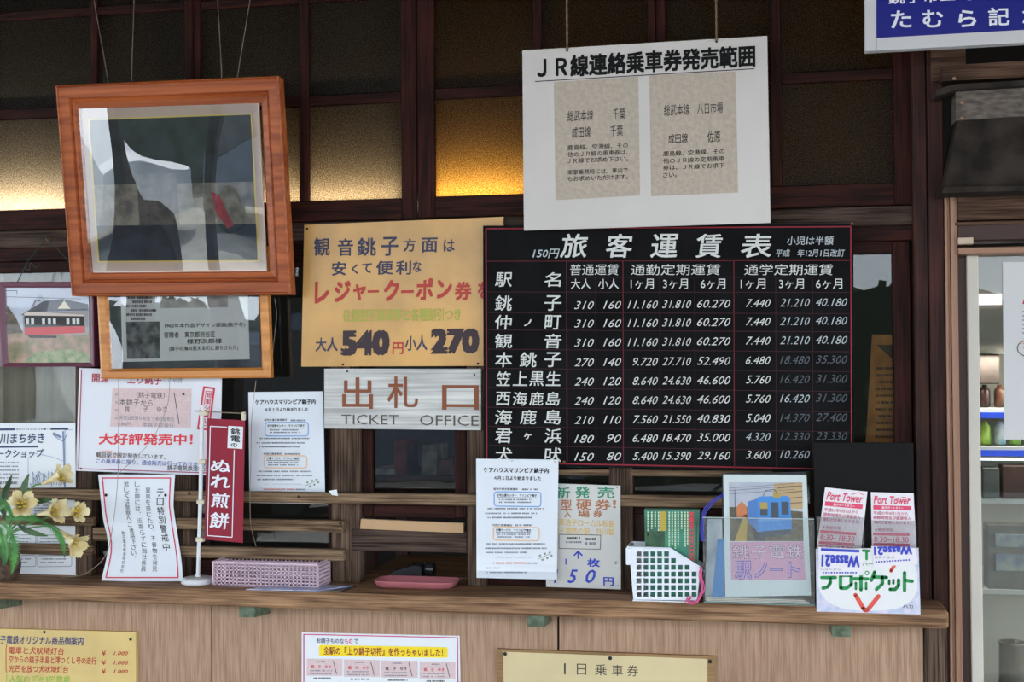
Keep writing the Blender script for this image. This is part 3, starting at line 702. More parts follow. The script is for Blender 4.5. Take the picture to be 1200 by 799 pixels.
B.line([(239,453.5), (251,455), (244.5,503.5), (232,502)], 2.2, mat('stamp_red', (222,58,78), .6), 'stamp', closed=True); B.line([(241.5,458), (248,459), (242.5,499), (236,498)], .8, mat('stamp_red', (222,58,78), .6), 'stamp', closed=True)
for i, ch in enumerate('発車シール'): B.text(ch, 242-i*1.1, 247-i*1.1, 460+i*7.6, 466+i*7.6, M_inkred, .02)
B.flush(); _nail(B.root, P(95, 549, -.0085), .003, mat('red_tack', (130,40,40), .4))

# black and white workshop flyer
B = Board([(-16,496), (88,495), (88.5,571), (-16,572)], PL(-.012))
B.slab('workshop_flyer', M_white, .0015, 'white flyer printed in navy with a street lamp drawing above the lilies', 'poster')
M_nv = mat('navy_print', (52,66,104), .6)
B.rect(-14, 502, 80, 504.5, M_nv); B.dashes(18, 62, 501.5, 3.6, M_white, 3)
B.text('外川まち歩き', -11, 52, 507.5, 520, M_nv, .02, .1); B.rect(-14, 522.5, 45, 524.8, M_nv); B.text('ワークショップ', -12, 51, 526.5, 536.5, M_nv, .02, .1)
M_bl = mat('pale_blue_line', (132,148,184), .6)
B.line([(86,503), (76,504), (76,568)], .6, M_bl); B.line([(74,506), (76,570)], 2, M_bl); B.line([(62,509), (68,514), (74,517), (79,508)], 1, M_bl); B.line([(63,508), (71,512)], 3, M_bl)
for i in range(22):
    x = 36+i*1.9; y = 566-14*abs(math.sin(i*1.3)); B.line([(x,568), (x+rq.uniform(-2,2),y), (x+2,y+5)], .7, M_bl)
B.line([(35,530), (60,535), (74,540)], .5, M_bl); B.line([(33,536), (33,570)], .5, M_bl)
for i in range(5): B.dashes(-8, 22, 541+i*4.5, 1.6, M_greyink, i)
B.text('（銚子電気鉄道）', -2, 20, 564, 567.5, M_ink2, .02); B.flush()

# printed form sheet behind the battens
B = Board([(-6,586), (87.5,585), (89,674), (-6,675)], PL(.004))
B.slab('form_sheet', M_white, .001, 'white printed form sheet tucked behind the lower battens by the lilies', 'paper')
for i in range(5): B.dashes(40, 80, 588+i*3.2, 1.6, M_greyink, i)
for y0, y1 in ((627,637), (651,664)):
    for x0, x1 in ((8,42), (44,84)): B.rrect(x0, y0, x1, y1, .6, M_greyink, 2); B.dashes(x0+3, x1-6, y0+3, 1.6, M_greyink, x0); B.dashes(x0+3, x1-9, y0+7, 1.3, M_greyink, x0+1)
B.flush()

# curled warning notice
L_ = [(556,115), (580,117.5), (600,119.5), (612,121.5), (625,125), (636,126.5), (648,126), (660,123.5), (672,120.5), (681,118.5)]
R_ = [(556,205), (580,203.5), (592,203), (604,204.5), (620,207), (636,209.5), (652,212), (668,213.5), (681,214)]
dp = [(556,0), (585,.004), (610,-.002), (640,0.004), (660,.016), (681,.03)]
B = Board([(115,556), (205,556), (214,681), (118.5,681)], PL(-.034), (L_, R_), dp)
B.slab('warning_notice', M_gloss, .0012, 'curled white warning notice with red border and vertical Japanese text', 'notice', n=20)
M_rb = mat('red_border_ink', (222,66,84), .55)
ys = [560+i*5.83 for i in range(21)]
B.line([(119.5,y) for y in ys]+[(120+i*8,676.6) for i in range(1, 10)]+[(200,y) for y in reversed(ys)]+[(192-i*8,560) for i in range(9)], 1.5, M_rb, 'border_line', closed=True)
B.vtext('テロ特別警戒中', 188.5, 572, 646, 8.6, M_ink2, 0, .01)
B.vtext('異臭を感じたり、不審物を発見', 173.5, 571, 670, 6, M_ink2)
B.vtext('した際には、近寄らずに当社係員', 160.5, 564, 670, 6, M_ink2); B.vtext('若しくは警察へご連絡下さい。', 147.5, 564, 658, 6, M_ink2); B.vtext('銚子電気鉄道株式会社', 136, 622, 671, 3.6, M_ink2)
B.flush()
for px, py in ((122,580), (195,580)): _nail(B.root, B.at(px, py, .001), .004, NAILM)

# the two identical care-home sheets
def care(B, u0, v0, U, V):
    x = lambda u: u0+u*U
    y = lambda v_: v0+v_*V
    T = lambda s_, a, b_, c, d, m, bold=0: B.text(s_, x(a), x(b_), y(c), y(d), m, bold)
    T('ケアハウスマリンピア銚子内', .09, .885, .07, .115, M_ink, .03); T('４月１日より始まりました', .22, .79, .142, .177, M_ink, .02)
    T('居宅介護支援事業所', .21, .51, .242, .262, M_ink2, .01); B.dashes(x(.56), x(.76), y(.248), .015*V, M_greyink)
    B.rrect(x(.22), y(.275), x(.79), y(.395), 1.3, mat('pale_blue_box', (130,170,222), .6), 3)
    T('在宅支援センター　マリンピア銚子', .25, .74, .292, .315, M_ink, .02); B.line([(x(.25), y(.324)), (x(.74), y(.324)+.3)], .5, M_ink)
    for v_ in (.335, .357): B.dashes(x(.28), x(.67), y(v_), .012*V, M_greyink, v_)
    for i, v_ in enumerate((.41, .45, .485)): B.dashes(x((.14, .11, .14)[i]), x((.82, .75, .68)[i]), y(v_), .013*V, M_greyink, i)
    T('訪問介護事業所', .2, .44, .545, .563, M_ink2, .01); B.dashes(x(.48), x(.68), y(.548), .015*V, M_greyink)
    B.rrect(x(.21), y(.57), x(.77), y(.68), 1.3, mat('pale_orange_box', (236,192,150), .6), 3)
    T('介護サービス　マリンピア銚子', .24, .67, .583, .606, M_ink, .02); B.line([(x(.24), y(.614)), (x(.67), y(.614)+.3)], .5, M_ink)
    for v_ in (.626, .648): B.dashes(x(.26), x(.66), y(v_), .012*V, M_greyink, v_)
    for i, v_ in enumerate((.705, .742, .777)): B.dashes(x((.13, .11, .12)[i]), x((.84, .86, .62)[i]), y(v_), .013*V, M_greyink, i+5)
    B.dashes(x(.22), x(.7), y(.82), .012*V, mat('faint_print', (204,208,220), .7), 4)
    B.dashes(x(.2), x(.62), y(.864), .015*V, mat('salmon_print', (226,140,130), .7), 9); B.dashes(x(.63), x(.75), y(.866), .013*V, M_greyink, 2)
    B.dashes(x(.13), x(.9), y(.908), .012*V, M_greyink, 12); B.dashes(x(.13), x(.62), y(.945), .012*V, M_greyink, 13)
    M_sp = mat('leaf_print', (128,150,124), .7)
    B.line([(x(.75), y(.84)), (x(.82), y(.82)), (x(.9), y(.795))], .6, M_sp)
    for a, c in ((.76,.81), (.79,.845), (.82,.795), (.85,.83), (.88,.785), (.9,.81)): B.poly([(x(a), y(c)), (x(a+.025), y(c-.012)), (x(a+.035), y(c)), (x(a+.02), y(c+.012))], M_sp)
    B.flush()
B = Board([(291,459.5), (378.5,458.5), (381,590.5), (292.5,589)], PL(.004))
B.slab('care_home_sheet', M_gloss, .001, 'white care home sheet tucked behind the batten beside the ticket sign', 'paper'); care(B, 291, 459, 89, 131)
B = Board([(558,537.5), (654.5,538.5), (652.5,679), (558.5,677)], PL(-.05), None, [(537,0), (600,.004), (650,.006), (668,.012), (679,.026)])
B.slab('care_home_sheet', M_gloss, .001, 'white care home sheet pinned over the chalkboard corner, curling at its foot', 'paper', n=16); care(B, 558, 537.5, 96, 140)
for px, py in ((600,540), (650,541)): _nail(B.root, B.at(px, py, .001), .0025, mat('clear_pin', (200,200,196), .3))

# hand written 150 yen sign
B = Board([(639,566), (727,569), (727.5,690.5), (640,687.5)], PL(-.033))
B.slab('price_sign', mat('grey_white_card', (214,212,208), .6, var=.03, vscale=6), .003, 'hand-written white card with green heading and big blue 150 yen', 'sign')
M_gw = mat('green_marker', (40,140,104), .6); M_bw = mat('brown_marker', (178,112,72), .6); M_yw = mat('yellow_marker', (226,188,104), .6); M_blw = mat('blue_marker', (40,66,190), .6)
for s_, a, b_ in (('新',650,668), ('発',674,691), ('売',700,720)): B.text(s_, a, b_, 570, 583.5, M_gw, .02)
for s_, a, b_ in (('型',657,670), ('硬',675,693), ('券',697,716)): B.text(s_, a, b_, 585, 597, M_bw, .02)
for s_, a, b_ in (('入',661,669), ('場',677,691), ('券',695,706)): B.text(s_, a, b_, 598, 606, M_bw, .02)
B.text('！', 718, 722, 586, 595, M_bw, .02); B.text('関東池子ローカル私鉄', 648, 720, 607, 615.5, M_yw, .01); B.text('銚子電鉄の駅、外川駅', 648, 720, 617, 625, M_yw, .01)
B.line([(655,626), (704,627), (703.5,643.5), (655,642.5)], .7, M_ink2, closed=True); B.dashes(665, 680, 629, 3, M_ink2, 1); B.dashes(663, 682, 634, 2.2, M_greyink, 2); B.dashes(685, 699, 630, 3, M_ink2, 3); B.dashes(685, 699, 635, 3.4, M_greyink, 4)
B.line([(677.5,654), (677.5,647)], 1.6, M_blw); B.line([(673,650.5), (677.5,646), (682,650.5)], 1.8, M_blw)
B.text('1', 662.5, None, 654.5, 661.5, M_blw, .03); B.text('枚', 688, 703, 654, 664, M_blw, .03)
for s_, a, b_ in (('1',649,654), ('5',665,677), ('0',686,698)): B.text(s_, a, b_, 667, 683, M_blw, .012, .3)
B.text('円', 707, 719, 676, 686, M_blw, .03); B.flush()
_nail(B.root, P(721, 659, -.0335), .004, mat('silver_pin', (200,196,190), .3, .8)); 
for px, py in ((723,571), (724,686)): _nail(B.root, P(px, py, -.0335), .0015, NAILM)

# signs on the apron
B = Board([(-20,736), (159,740.5), (159,830), (-20,830)], PL(yA-.012))
B.slab('goods_price_board', mat('pale_gold_board', (222,192,122), .5, var=.06, vscale=8), .012, 'pale gold board listing goods prices below the counter end near the lilies', 'sign')
M_bh = mat('blue_brush', (56,66,118), .6); M_rh = mat('red_brush', (190,66,52), .6); M_gh = mat('green_brush', (150,186,70), .6)
B.text('銚子電鉄オリジナル商品御案内', -8, 98, 744, 754, M_bh, .015, .1)
for s_, b_, y in (('電車と犬吠埼灯台',75,757.5), ('空からの銚子半島と澪つくし号の走行',113,768), ('光芒を放つ犬吠埼灯台',80,779)): B.text(s_, 10, b_, y, y+8.5, M_rh, .012, .08, slope=.02)
B.text('人気のデキ3形電車', 10, 82, 791, 800, M_gh, .012, .08)
for y in (763, 774, 784.5): B.text('¥', 119, 124, y-.8, y+5, M_rh, .01); B.text('1.000', 133, 150, y, y+4.6, M_rh, .01, .25)
B.line([(8,755), (7,760), (7,785), (8,788)], .8, M_rh); B.line([(8,790), (7,800)], .8, M_gh); B.flush()
for px, py in ((52,740.5), (153,749)): _nail(B.root, P(px, py, yA-.0125), .004, M_black)
B = Board([(353.5,741), (538.5,745), (540,830), (353.5,830)], PL(yA-.004))
B.slab('ticket_souvenir_poster', M_white, .003, 'white laminated poster with magenta border and yellow headline band below the counter', 'poster')
M_mb = mat('magenta_border', (200,60,120), .6)
B.line([(356,830), (356,743.2), (536,747.2), (537,830)], 1.2, M_mb, 'border_line')
B.text('お調子ものな', 371, 403, 747.5, 753.5, M_nv, .015); B.text('もの', 404, 413, 748, 754.2, mat('magenta_ink', (210,50,110), .6), .02); B.text('で', 415, 420, 748.5, 754, M_nv, .015)
M_yb = mat('bright_yellow_band', (250,222,30), .6); B.rrect(374, 755.5, 524.5, 768.5, 0, M_yb, 2, 'headline_band', True)
B.text('全駅の『上り銚子切符』を作っちゃいました！', 379, 519, 757.5, 767, mat('maroon_ink', (150,34,44), .6), .02, h=.0012)
for i, (a, b_) in enumerate(((359.5,401), (403,445), (446.6,489.5), (491.7,533.5))):
    y = 771.5+i*1.1; B.rect(a, y, b_, y+20, mat('pink_ticket', (226,200,200), .6), 'ticket_print')
    B.text('銚　子　ゆき', a+5, b_-13, y+7.5, y+11.5, M_inkred if i in (0, 1, 3) else M_ink2, .02); B.dashes(a+13, b_-18, y+2.5, 1.6, M_greyink, i); B.dashes(a+4, b_-12, y+13.5, 1.4, M_greyink, i+4); B.dashes(a+4, b_-12, y+17, 1.4, M_greyink, i+8)
    B.line([(b_-10.5,y+2.5), (b_-6.5,y+18.5)], .8, M_ink2); B.dashes(a+8, b_-12, y+22, 2, M_ink2, i)
B.flush()
bk = Board([(583,760.5), (838,769), (838,830), (583,830)], PL(yA-.012))
bk.slab('day_pass_board', wood('board_backing', (176,138,92), (140,104,66), 'x', .6, bump=.2), .012, 'cream board reading one day pass on brown backing below the counter', 'sign')
bk.poly([(590,763.5), (829,772), (829,830), (590,830)], mat('cream_panel', (218,198,152), .5, var=.05, vscale=5), 'cream_panel')
for s_, a, b_ in (('1',661,None), ('日',676,687), ('乗',697,711), ('車',717,730), ('券',735,748)): bk.text(s_, a, b_, 777+(a-659)*.03, 790+(a-659)*.03, M_ink2, 0)
bk.flush()
for px, py in ((592,766), (715,771), (832,775)): _nail(bk.root, P(px, py, yA-.0125), .005, M_black)

# ================================================================== ON THE COUNTER
def SP(px, py): return PZ(px, py, zs)
# banner on a little white pole
p0 = SP(232, 683); yb = p0.y
t = thing('mini_banner', p0, 'small crimson banner with white brush lettering on a white pole stand', 'banner')
M_pl = mat('white_plastic', (224,224,226), .4)
MB().lathe(p0, [(.041, 0), (.043, .002), (.042, .011), (.036, .015), (.008, .017), (.007, .024)], 32).build('base', M_pl, t)
tp = P(237, 475, yb)
MB().tube([p0+Vector((0,0,.01)), P(235,580,yb), tp], .0052, 12).build('pole', M_pl, t)
b = MB(); b.tube([P(228,481.5,yb-.006), P(288,484.5,yb-.006)], .0016, 6); b.build('crossbar', M_wire, t)
M_clip = mat('cream_clip', (216,206,182), .5)
for px, py in ((238,484), (236.5,541), (235,588), (234,632)):
    c = P(px, py, yb); MB().box(c.x-.008, c.x+.012, c.y-.009, c.y+.009, c.z-.006, c.z+.006, .002).build('clip', M_clip, t)
c = P(286, 487, yb); MB().box(c.x-.005, c.x+.005, c.y-.008, c.y+.002, c.z-.012, c.z+.01, .002).build('clip', M_clip, t)
B = Board([(243,490), (287,492.5), (284.5,636), (239.5,632)], PL(yb-.004))
B.slab('cloth', mat('crimson_cloth', (150,26,50), .75, bump=.2, bscale=20, var=.1, vscale=6), .001, parent=t)
B.line([(266,500.5), (246.5,499.5), (243,627.5), (272,629.5), (274.5,527)], 1, M_wl, 'border_line')
B.poly([(267.5,499), (285,500), (284,526), (266.5,525)], M_white, 'white_label')
for ch, y in (('銚',501.5), ('電',510), ('の',519)): B.text(ch, 270.5, 281.5 if ch != 'の' else 278, y, y+(7.5 if ch != 'の' else 4.5), M_ink, .02)
for ch, a, b_, y0, y1 in (('ぬ',247,270,538,552), ('れ',247,270,555,571), ('煎',247.5,269,576.5,594), ('餅',246,268.5,599.5,618.5)): B.text(ch, a, b_, y0, y1, M_wl, .02, .1)
B.flush()

# pink basket behind the banner
M_pk = mat('pink_plastic', (212,184,198), .45)
def lattice(b, o, u, v_, nu, nv, U, V, bar_=.0022, th=.0015, nrm=Vector((0,1,0)), rim=.006):
    """perforated plastic wall: crossing straps with a plain rim"""
    def strap(a, c, wd, along):
        side = v_ if along == 'u' else u
        b.add([a-side*wd/2, c-side*wd/2, c+side*wd/2, a+side*wd/2]+[q_+nrm*th for q_ in (a-side*wd/2, c-side*wd/2, c+side*wd/2, a+side*wd/2)],
              [(0,1,2,3), (7,6,5,4), (0,4,5,1), (1,5,6,2), (2,6,7,3), (3,7,4,0)])
    for i in range(nu+1): strap(o+u*U*i/nu, o+u*U*i/nu+v_*V, bar_ if 0 < i < nu else rim, 'v')
    for j in range(nv+1): strap(o+v_*V*j/nv, o+v_*V*j/nv+u*U, bar_ if 0 < j < nv else rim, 'u')
a = SP(250, 686.5); e = SP(372, 688.5); y0 = a.y; y1 = -.008; x0, x1 = a.x, P(372, 684, y0).x; H_ = P(300, 658, y0).z-P(300, 685, y0).z
t = thing('pink_basket', (x0, y0, zs), 'low pink perforated plastic basket behind the mini banner', 'basket')
b = MB(); lattice(b, Vector((x0, y0, zs+.003)), Vector((1,0,0)), Vector((0,0,1)), 26, 6, x1-x0, H_, .0034, .002, rim=.007); b.build('front_wall', M_pk, t)
b = MB(); lattice(b, Vector((x0, y1, zs+.003)), Vector((1,0,0)), Vector((0,0,1)), 26, 6, x1-x0, H_, .0034, .002, rim=.007); b.build('back_wall', M_pk, t)
for xx in (x0, x1): b = MB(); lattice(b, Vector((xx, y0, zs+.003)), Vector((0,1,0)), Vector((0,0,1)), 10, 6, y1-y0, H_, .0034, .002, Vector((1,0,0)), rim=.007); b.build('end_wall', M_pk, t)
MB().box(x0, x1, y0, y1, zs+.001, zs+.003).build('bottom', M_pk, t)
MB().box(x0-.003, x1+.003, y0-.005, y0+.002, zs+H_-.001, zs+H_+.006, .002).build('rim', M_pk, t)

# brochures lying on the ledge
for i, (cs, c1, lb, dz) in enumerate([(((288,692), (372,693.5), (413,687.5), (330,685.5)), (120,138,196), 'blue and white brochure lying flat on the ledge before the pink basket', 0), (((345,693), (398,694), (417,688.5), (368,687.5)), (70,58,66), 'dark brochure lying half under the blue one on the ledge', -.0)]):
    pts = [SP(*c) for c in cs]; pts = [p_+Vector((0,0,.0015+(.0022 if i == 0 else 0))) for p_ in pts]
    o = MB().slab(pts, (0,0,-.0014 if i else -.0018)).build('brochure', mat('brochure_%d' % i, c1, .3, c2=(216,220,234) if i == 0 else (40,34,36), vscale=28), base=pts[0]); tag(o, lb, 'brochure')
    if i == 1:
        m_ = lambda u, v_: pts[0]*(1-u)*(1-v_)+pts[1]*u*(1-v_)+pts[2]*u*v_+pts[3]*(1-u)*v_+Vector((0,0,.0004))
        obj('print', [m_(.1,.3), m_(.6,.3), m_(.6,.6), m_(.1,.6)], [(0,1,2,3)], mat('brochure_red', (176,50,54), .4), o); obj('print', [m_(.05,0), m_(.98,0), m_(.98,.14), m_(.05,.14)], [(0,1,2,3)], mat('brochure_yellow', (220,200,140), .4), o)

# pink coin tray
c = SP(489, 687); t_ = []
W2 = (P(536, 684, c.y).x-P(441, 684, c.y).x)/2; D2 = .048
def srect(a, b_, n=40, e=.35):
    o = []
    for k in range(n):
        th = 2*math.pi*k/n; cc, ss = math.cos(th), math.sin(th)
        o.append((a*math.copysign(abs(cc)**e, cc), b_*math.copysign(abs(ss)**e, ss)))
    return o
v = []; f = []; n = 40
for sc, z in ((.86, 0), (.93, .004), (1, .016), (1.01, .018), (.975, .018), (.9, .006), (.84, .004)):
    v += [c+Vector((x*sc, y*(1-(1-sc)*1.6), z+.0005)) for x, y in srect(W2, D2)]
for i in range(6):
    for k in range(n): f.append((i*n+k, i*n+(k+1) % n, (i+1)*n+(k+1) % n, (i+1)*n+k))
f += [tuple(reversed(range(n))), tuple(range(6*n, 7*n))]
o = obj('coin_tray', v, f, mat('dusty_pink_plastic', (186,110,116), .4), base=c, smooth=True); tag(o, 'dusty pink plastic coin tray in the ticket window opening', 'tray')

# black stamp and tape tool inside the opening
c = PZ(498, 673, zs+.002); c.y = max(c.y, .1); t = thing('tape_dispenser', (c.x, .12, zs), 'black stapler-like desk tool lying in the dark ticket opening', 'stationery')
X = lambda px: P(px, 665, .12).x; zq = lambda py: P(490, py, .12).z
b = MB(); b.slab([(X(459),.1,zs+.001), (X(496),.1,zs+.001), (X(496),.1,zs+.03), (X(488),.1,zs+.034), (X(461),.1,zs+.014)], (0,.04,0)); b.build('body', mat('black_plastic', (30,30,34), .35), t)
for px in (489, 503):
    b = MB().lathe((0,0,0), [(.005,-.012), (.018,-.012), (.019,-.008), (.019,.008), (.018,.012), (.005,.012)], 20); b.v = [Vector((X(px)+v_.z*1.0, .13+v_.y, zs+.0195+v_.x)) for v_ in b.v]; b.build('roller', mat('black_plastic', (30,30,34), .35), t)
# rolled tan paper strip on the wicket rail
b = Board([(423,608), (543,613), (543,624.5), (422,619.5)], PL(.0)); b.slab('paper_strip', mat('tan_paper', (196,158,118), .7, bump=.5, bscale=9), .012, 'tan wrapped paper strip lying along the wicket rail', 'paper strip', n=1)
# torn paper scrap and small pins
b = Board([(385,575), (394.5,573.5), (396,581), (389,580)], PL(-.031)); b.slab('paper_scrap', M_white, .0008, 'torn white paper scrap pinned to the batten by the post', 'paper scrap'); _nail(b.root, P(391.5, 581.5, -.0315), .003, mat('brass_tack', (150,110,60), .4, .7))

# ---- white perforated file basket
yw = SP(780, 705.5).y
PW = PL(yw)
outl = [(735.6,641), (785,642.5), (822.5,666), (818,703.5), (741,702.5)]
def clip(poly, edge):
    (ax, ay), (bx, by) = edge; o = []
    ins = lambda p: (bx-ax)*(p[1]-ay)-(by-ay)*(p[0]-ax) >= -1e-6
    for i, p in enumerate(poly):
        q_ = poly[(i+1) % len(poly)]; a, c = ins(p), ins(q_)
        if a: o.append(p)
        if a != c:
            d1 = (bx-ax)*(p[1]-ay)-(by-ay)*(p[0]-ax); d2 = (bx-ax)*(q_[1]-ay)-(by-ay)*(q_[0]-ax); k = d1/(d1-d2)
            o.append((p[0]+(q_[0]-p[0])*k, p[1]+(q_[1]-p[1])*k))
    return o
def inside(pt, mgn=0):
    for i in range(5):
        (ax, ay), (bx, by) = outl[i], outl[(i+1) % 5]; L2 = math.hypot(bx-ax, by-ay)
        if ((bx-ax)*(pt[1]-ay)-(by-ay)*(pt[0]-ax))/L2 < mgn: return False
    return True
xs = [730]; 
for i in range(9): xs += [746+i*8.06, 751.6+i*8.06]
xs.append(830); ysl = [636]
for j in range(7): ysl += [646+j*7.9, 651.8+j*7.9]
ysl.append(710)
t = thing('file_basket', (P(741,702,PW).x, yw, zs), 'white perforated plastic file basket with sloping side holding green booklets', 'basket')
M_wp = mat('white_basket_plastic', (230,232,240), .4)
b = MB()
for i in range(len(xs)-1):
    for j in range(len(ysl)-1):
        cell = [(xs[i],ysl[j]), (xs[i+1],ysl[j]), (xs[i+1],ysl[j+1]), (xs[i],ysl[j+1])]
        if i % 2 and j % 2 and all(inside(p_, 2) for p_ in cell): continue
        for k in range(5): cell = clip(cell, (outl[k], outl[(k+1) % 5])) if len(cell) > 2 else cell
        if len(cell) > 2: b.slab([P(x, y, PW) for x, y in reversed(cell)], (0, .0025, 0))
b.build('front_wall', M_wp, t)
fp = [P(x, y, PW) for x, y in outl]; dB = yw+.085
def back(p): return Vector((p.x, dB, p.z))
b = MB(); b.slab([fp[4], fp[0], back(fp[0]), back(fp[4])], (.0025, 0, 0)); b.build('end_wall', M_wp, t)
b = MB(); b.slab([fp[3], fp[2], back(fp[2]), back(fp[3])], (-.0025, 0, 0)); b.build('end_wall', M_wp, t)
b = MB(); b.slab([back(fp[4]), back(fp[3]), back(fp[2]), back(fp[1]), back(fp[0])], (0, -.0025, 0)); b.build('back_wall', M_wp, t)
MB().box(fp[4].x, fp[3].x, yw, dB, zs+.0005, zs+.003).build('bottom', M_wp, t)
b = MB(); pts = [fp[0], fp[1], fp[2]]
b.tube([p_+Vector((0, 0, .0)) for p_ in pts], .0024, 6); b.tube([fp[0], back(fp[0]), back(fp[1])], .0024, 6); b.build('rim', M_wp, t)
c0, c1 = P(735,643,PW), P(741,662,PW); MB().box(c0.x-.003, c0.x+.010, yw-.004, dB, c1.z, c0.z+.003, .002).build('collar', M_wp, t)
# green booklets
for k in range(4):
    yk = yw+.018+k*.011
    B = Board([(755+k*.3,596.5-k*.4), (820,597.5-k*.5), (817,699), (757,698)], PL(yk))
    B.slab('green_booklet', mat('teal_cover', (60,148,124), .35, c2=(36,92,72), vscale=9) if k == 0 else mat('booklet_green_%d' % k, (50+k*8,110,84), .5), .006,
           ['green booklet with red title standing foremost in the white basket', 'dark green booklet second in the white basket', 'green booklet third in the white basket', 'green booklet standing last in the white basket'][k], 'booklet', group='green booklets in the white basket')
    if k == 0:
        B.rect(773.5, 599, 781, 622, mat('ochre_block', (186,160,60), .5)); B.rect(757, 622, 779, 644, mat('dark_green_block', (30,66,48), .5, c2=(60,100,60), vscale=40))
        M_yl = mat('pale_lime_ink', (206,226,190), .6)
        for x, y1_ in ((758.5,628), (763,620), (767,616), (771,625), (783.5,640), (787,636), (790.5,642), (794,638), (798,618), (802,641), (805,636)):
            yy = 599.5
            while yy < y1_: B.rect(x, yy, x+1.6, yy+1.8, M_yl, 'small_print'); yy += 2.6
        B.vtext('第一回', 810.5, 599, 619, 4.6, mat('booklet_red', (220,50,66), .5), 0, .04)
        yy = 620
        while yy < 660: B.rrect(808.5, yy, 812.8, yy+3.9, .9, mat('booklet_red', (220,50,66), .5), 1); yy += 5
        yy = 611
        while yy < 662: B.rect(815.5, yy, 817, yy+1.6, M_ink2, 'small_print'); yy += 2.6
        B.flush()
# pink string hanging over the basket end
b = MB(); rr = random.Random(5)
for k in range(9):
    j = lambda a=1.2: rr.uniform(-a, a)
    b.tube(catmull([P(821+j(),664,yw-.004), P(821+j(2),675+j(),yw-.008), P(824+j(2),688+j(),yw-.01), P(821+j(2),698+j(),yw-.012), P(814+j(2),706+j(1),yw-.016), P(806+j(3),705+j(2),yw-.012), P(808+j(3),699+j(2),yw-.006)], 5), .0009, 4)
tag(b.build('pink_string', mat('pink_string', (214,92,142), .7), base=P(818,700,yw)), 'looped pink plastic string hanging at the white basket end', 'string')

# ---- acrylic holder with the station notebook
yh = SP(880, 708).y; y2 = yh+.045
M_acr = clear_glass('acrylic', (.97,.98,.98), .35, wob=.002, wscale=6, opacity=.04, oc=(200,206,210))
t = thing('document_holder', (P(824,708,yh).x, yh, zs), 'clear acrylic holder keeping the station notebook upright on the ledge', 'holder')
fr = [P(823.5,606.5,yh), P(954,604,yh), P(954.5,708,yh), P(824.5,707,yh)]
xa, xb = fr[0].x, fr[1].x; zt_ = fr[0].z
MB().box(xa, xb, yh, yh+.002, zs+.001, zt_).build('front_plate', M_acr, t); MB().box(xa, xb, y2, y2+.002, zs+.001, zt_).build('back_plate', M_acr, t)
for xx in (xa, xb-.002): MB().box(xx, xx+.002, yh, y2, zs+.001, zt_).build('side_plate', M_acr, t)
MB().box(xa, xb, yh, y2, zs+.0005, zs+.0025).build('bottom', mat('acrylic_edge', (130,160,156), .2), t)
for i, dz in enumerate((.004, .0075, .011)): tag(MB().box(xa+.006, xb-.012-.006*i, yh+.004, y2-.003, zs+dz-.0005, zs+dz+.0015).build('flat_pad', mat('pad_paper', (214,208,196), .7), base=(xa, yh, zs+dz)), ['lowest pale pad lying in the acrylic holder', 'middle pale pad lying in the acrylic holder', 'uppermost pale pad lying in the acrylic holder'][i], 'pad')
b = MB(); b.box(xa, xb, yh-.0005, yh+.002, zt_, zt_+.0015); b.build('edge', mat('acrylic_light_edge', (190,206,206), .2), t)
B = Board([(846,554.5), (944,553), (944,700), (846,701)], PL(yh+.03)); B.slab('black_folder', mat('black_cover', (26,26,32), .4), .008, 'black folder standing behind the notebook in the holder', 'folder')
B.text('に', 847, 0, 0, 1, M_wl) if 0 else None; B.flush()
B = Board([(847.5,556), (945,556.5), (950.5,697.5), (850,699.5)], PL(yh+.012))
nb = B.slab('station_notebook', mat('sleeved_paper', (206,216,216), .6, spec=.2), .012, 'plastic-sleeved notebook with blue train photo and pink title panel', 'notebook')
pt = lambda *c: [(854+a*86+1.5*b_, 565+b_*69) for a, b_ in c]
B.poly(pt((0,0),(1,0),(1,1),(0,1)), mat('cover_sky', (186,188,196), .4, c2=(164,170,190), vscale=12), 'cover_photo')
B.poly(pt((0,.42),(.35,.42),(1,.5),(1,1),(0,1)), mat('cover_ground', (112,100,76), .5, c2=(78,72,58), vscale=50), 'cover_photo', .0007)
B.poly(pt((.06,1),(.2,.55),(.25,.55),(.22,1)), mat('cover_yellow', (176,150,70), .5), 'cover_photo', .0009); B.poly(pt((.28,.62),(.4,.78),(.5,1),(.34,1)), mat('cover_rail', (60,56,54), .5), 'cover_photo', .0009)
M_apt = mat('cover_apartment', (188,158,116), .5); B.poly(pt((.62,.02),(1,0),(1,.45),(.85,.45),(.7,.26),(.6,.25)), M_apt, 'cover_photo', .0008)
for v_ in (.08,.17,.27,.36): B.line(pt((.66,v_+.02),(1,v_-.02)), 1.2, mat('cover_balcony', (120,96,76), .5), 'cover_photo', .001)
B.poly(pt((.1,.42),(.17,.32),(.24,.42),(.24,.6),(.1,.6)), mat('cover_orange', (196,120,76), .5), 'cover_photo', .0009)
M_tb = mat('train_blue', (60,134,206), .4); M_tbd = mat('train_blue_side', (70,120,186), .4)
B.poly(pt((.25,.33),(.4,.27),(.4,.87),(.25,.66)), M_tbd, 'cover_photo', .0011); B.poly(pt((.38,.28),(.42,.24),(.8,.23),(.83,.28),(.85,.82),(.4,.88)), M_tb, 'cover_photo', .0013)
M_tw = mat('train_window', (60,70,84), .3)
for a0, a1, b0, b1 in ((.42,.52,.34,.56), (.57,.67,.34,.6), (.71,.81,.33,.55)): B.poly(pt((a0,b0),(a1,b0),(a1,b1),(a0,b1)), M_tw, 'cover_photo', .0016)
B.poly(pt((.42,.34),(.52,.34),(.52,.45),(.42,.45)), mat('cover_yellow', (176,150,70), .5), 'cover_photo', .0018); B.poly(pt((.38,.63),(.85,.6),(.85,.64),(.38,.67)), mat('train_band', (96,160,220), .4), 'cover_photo', .0017)
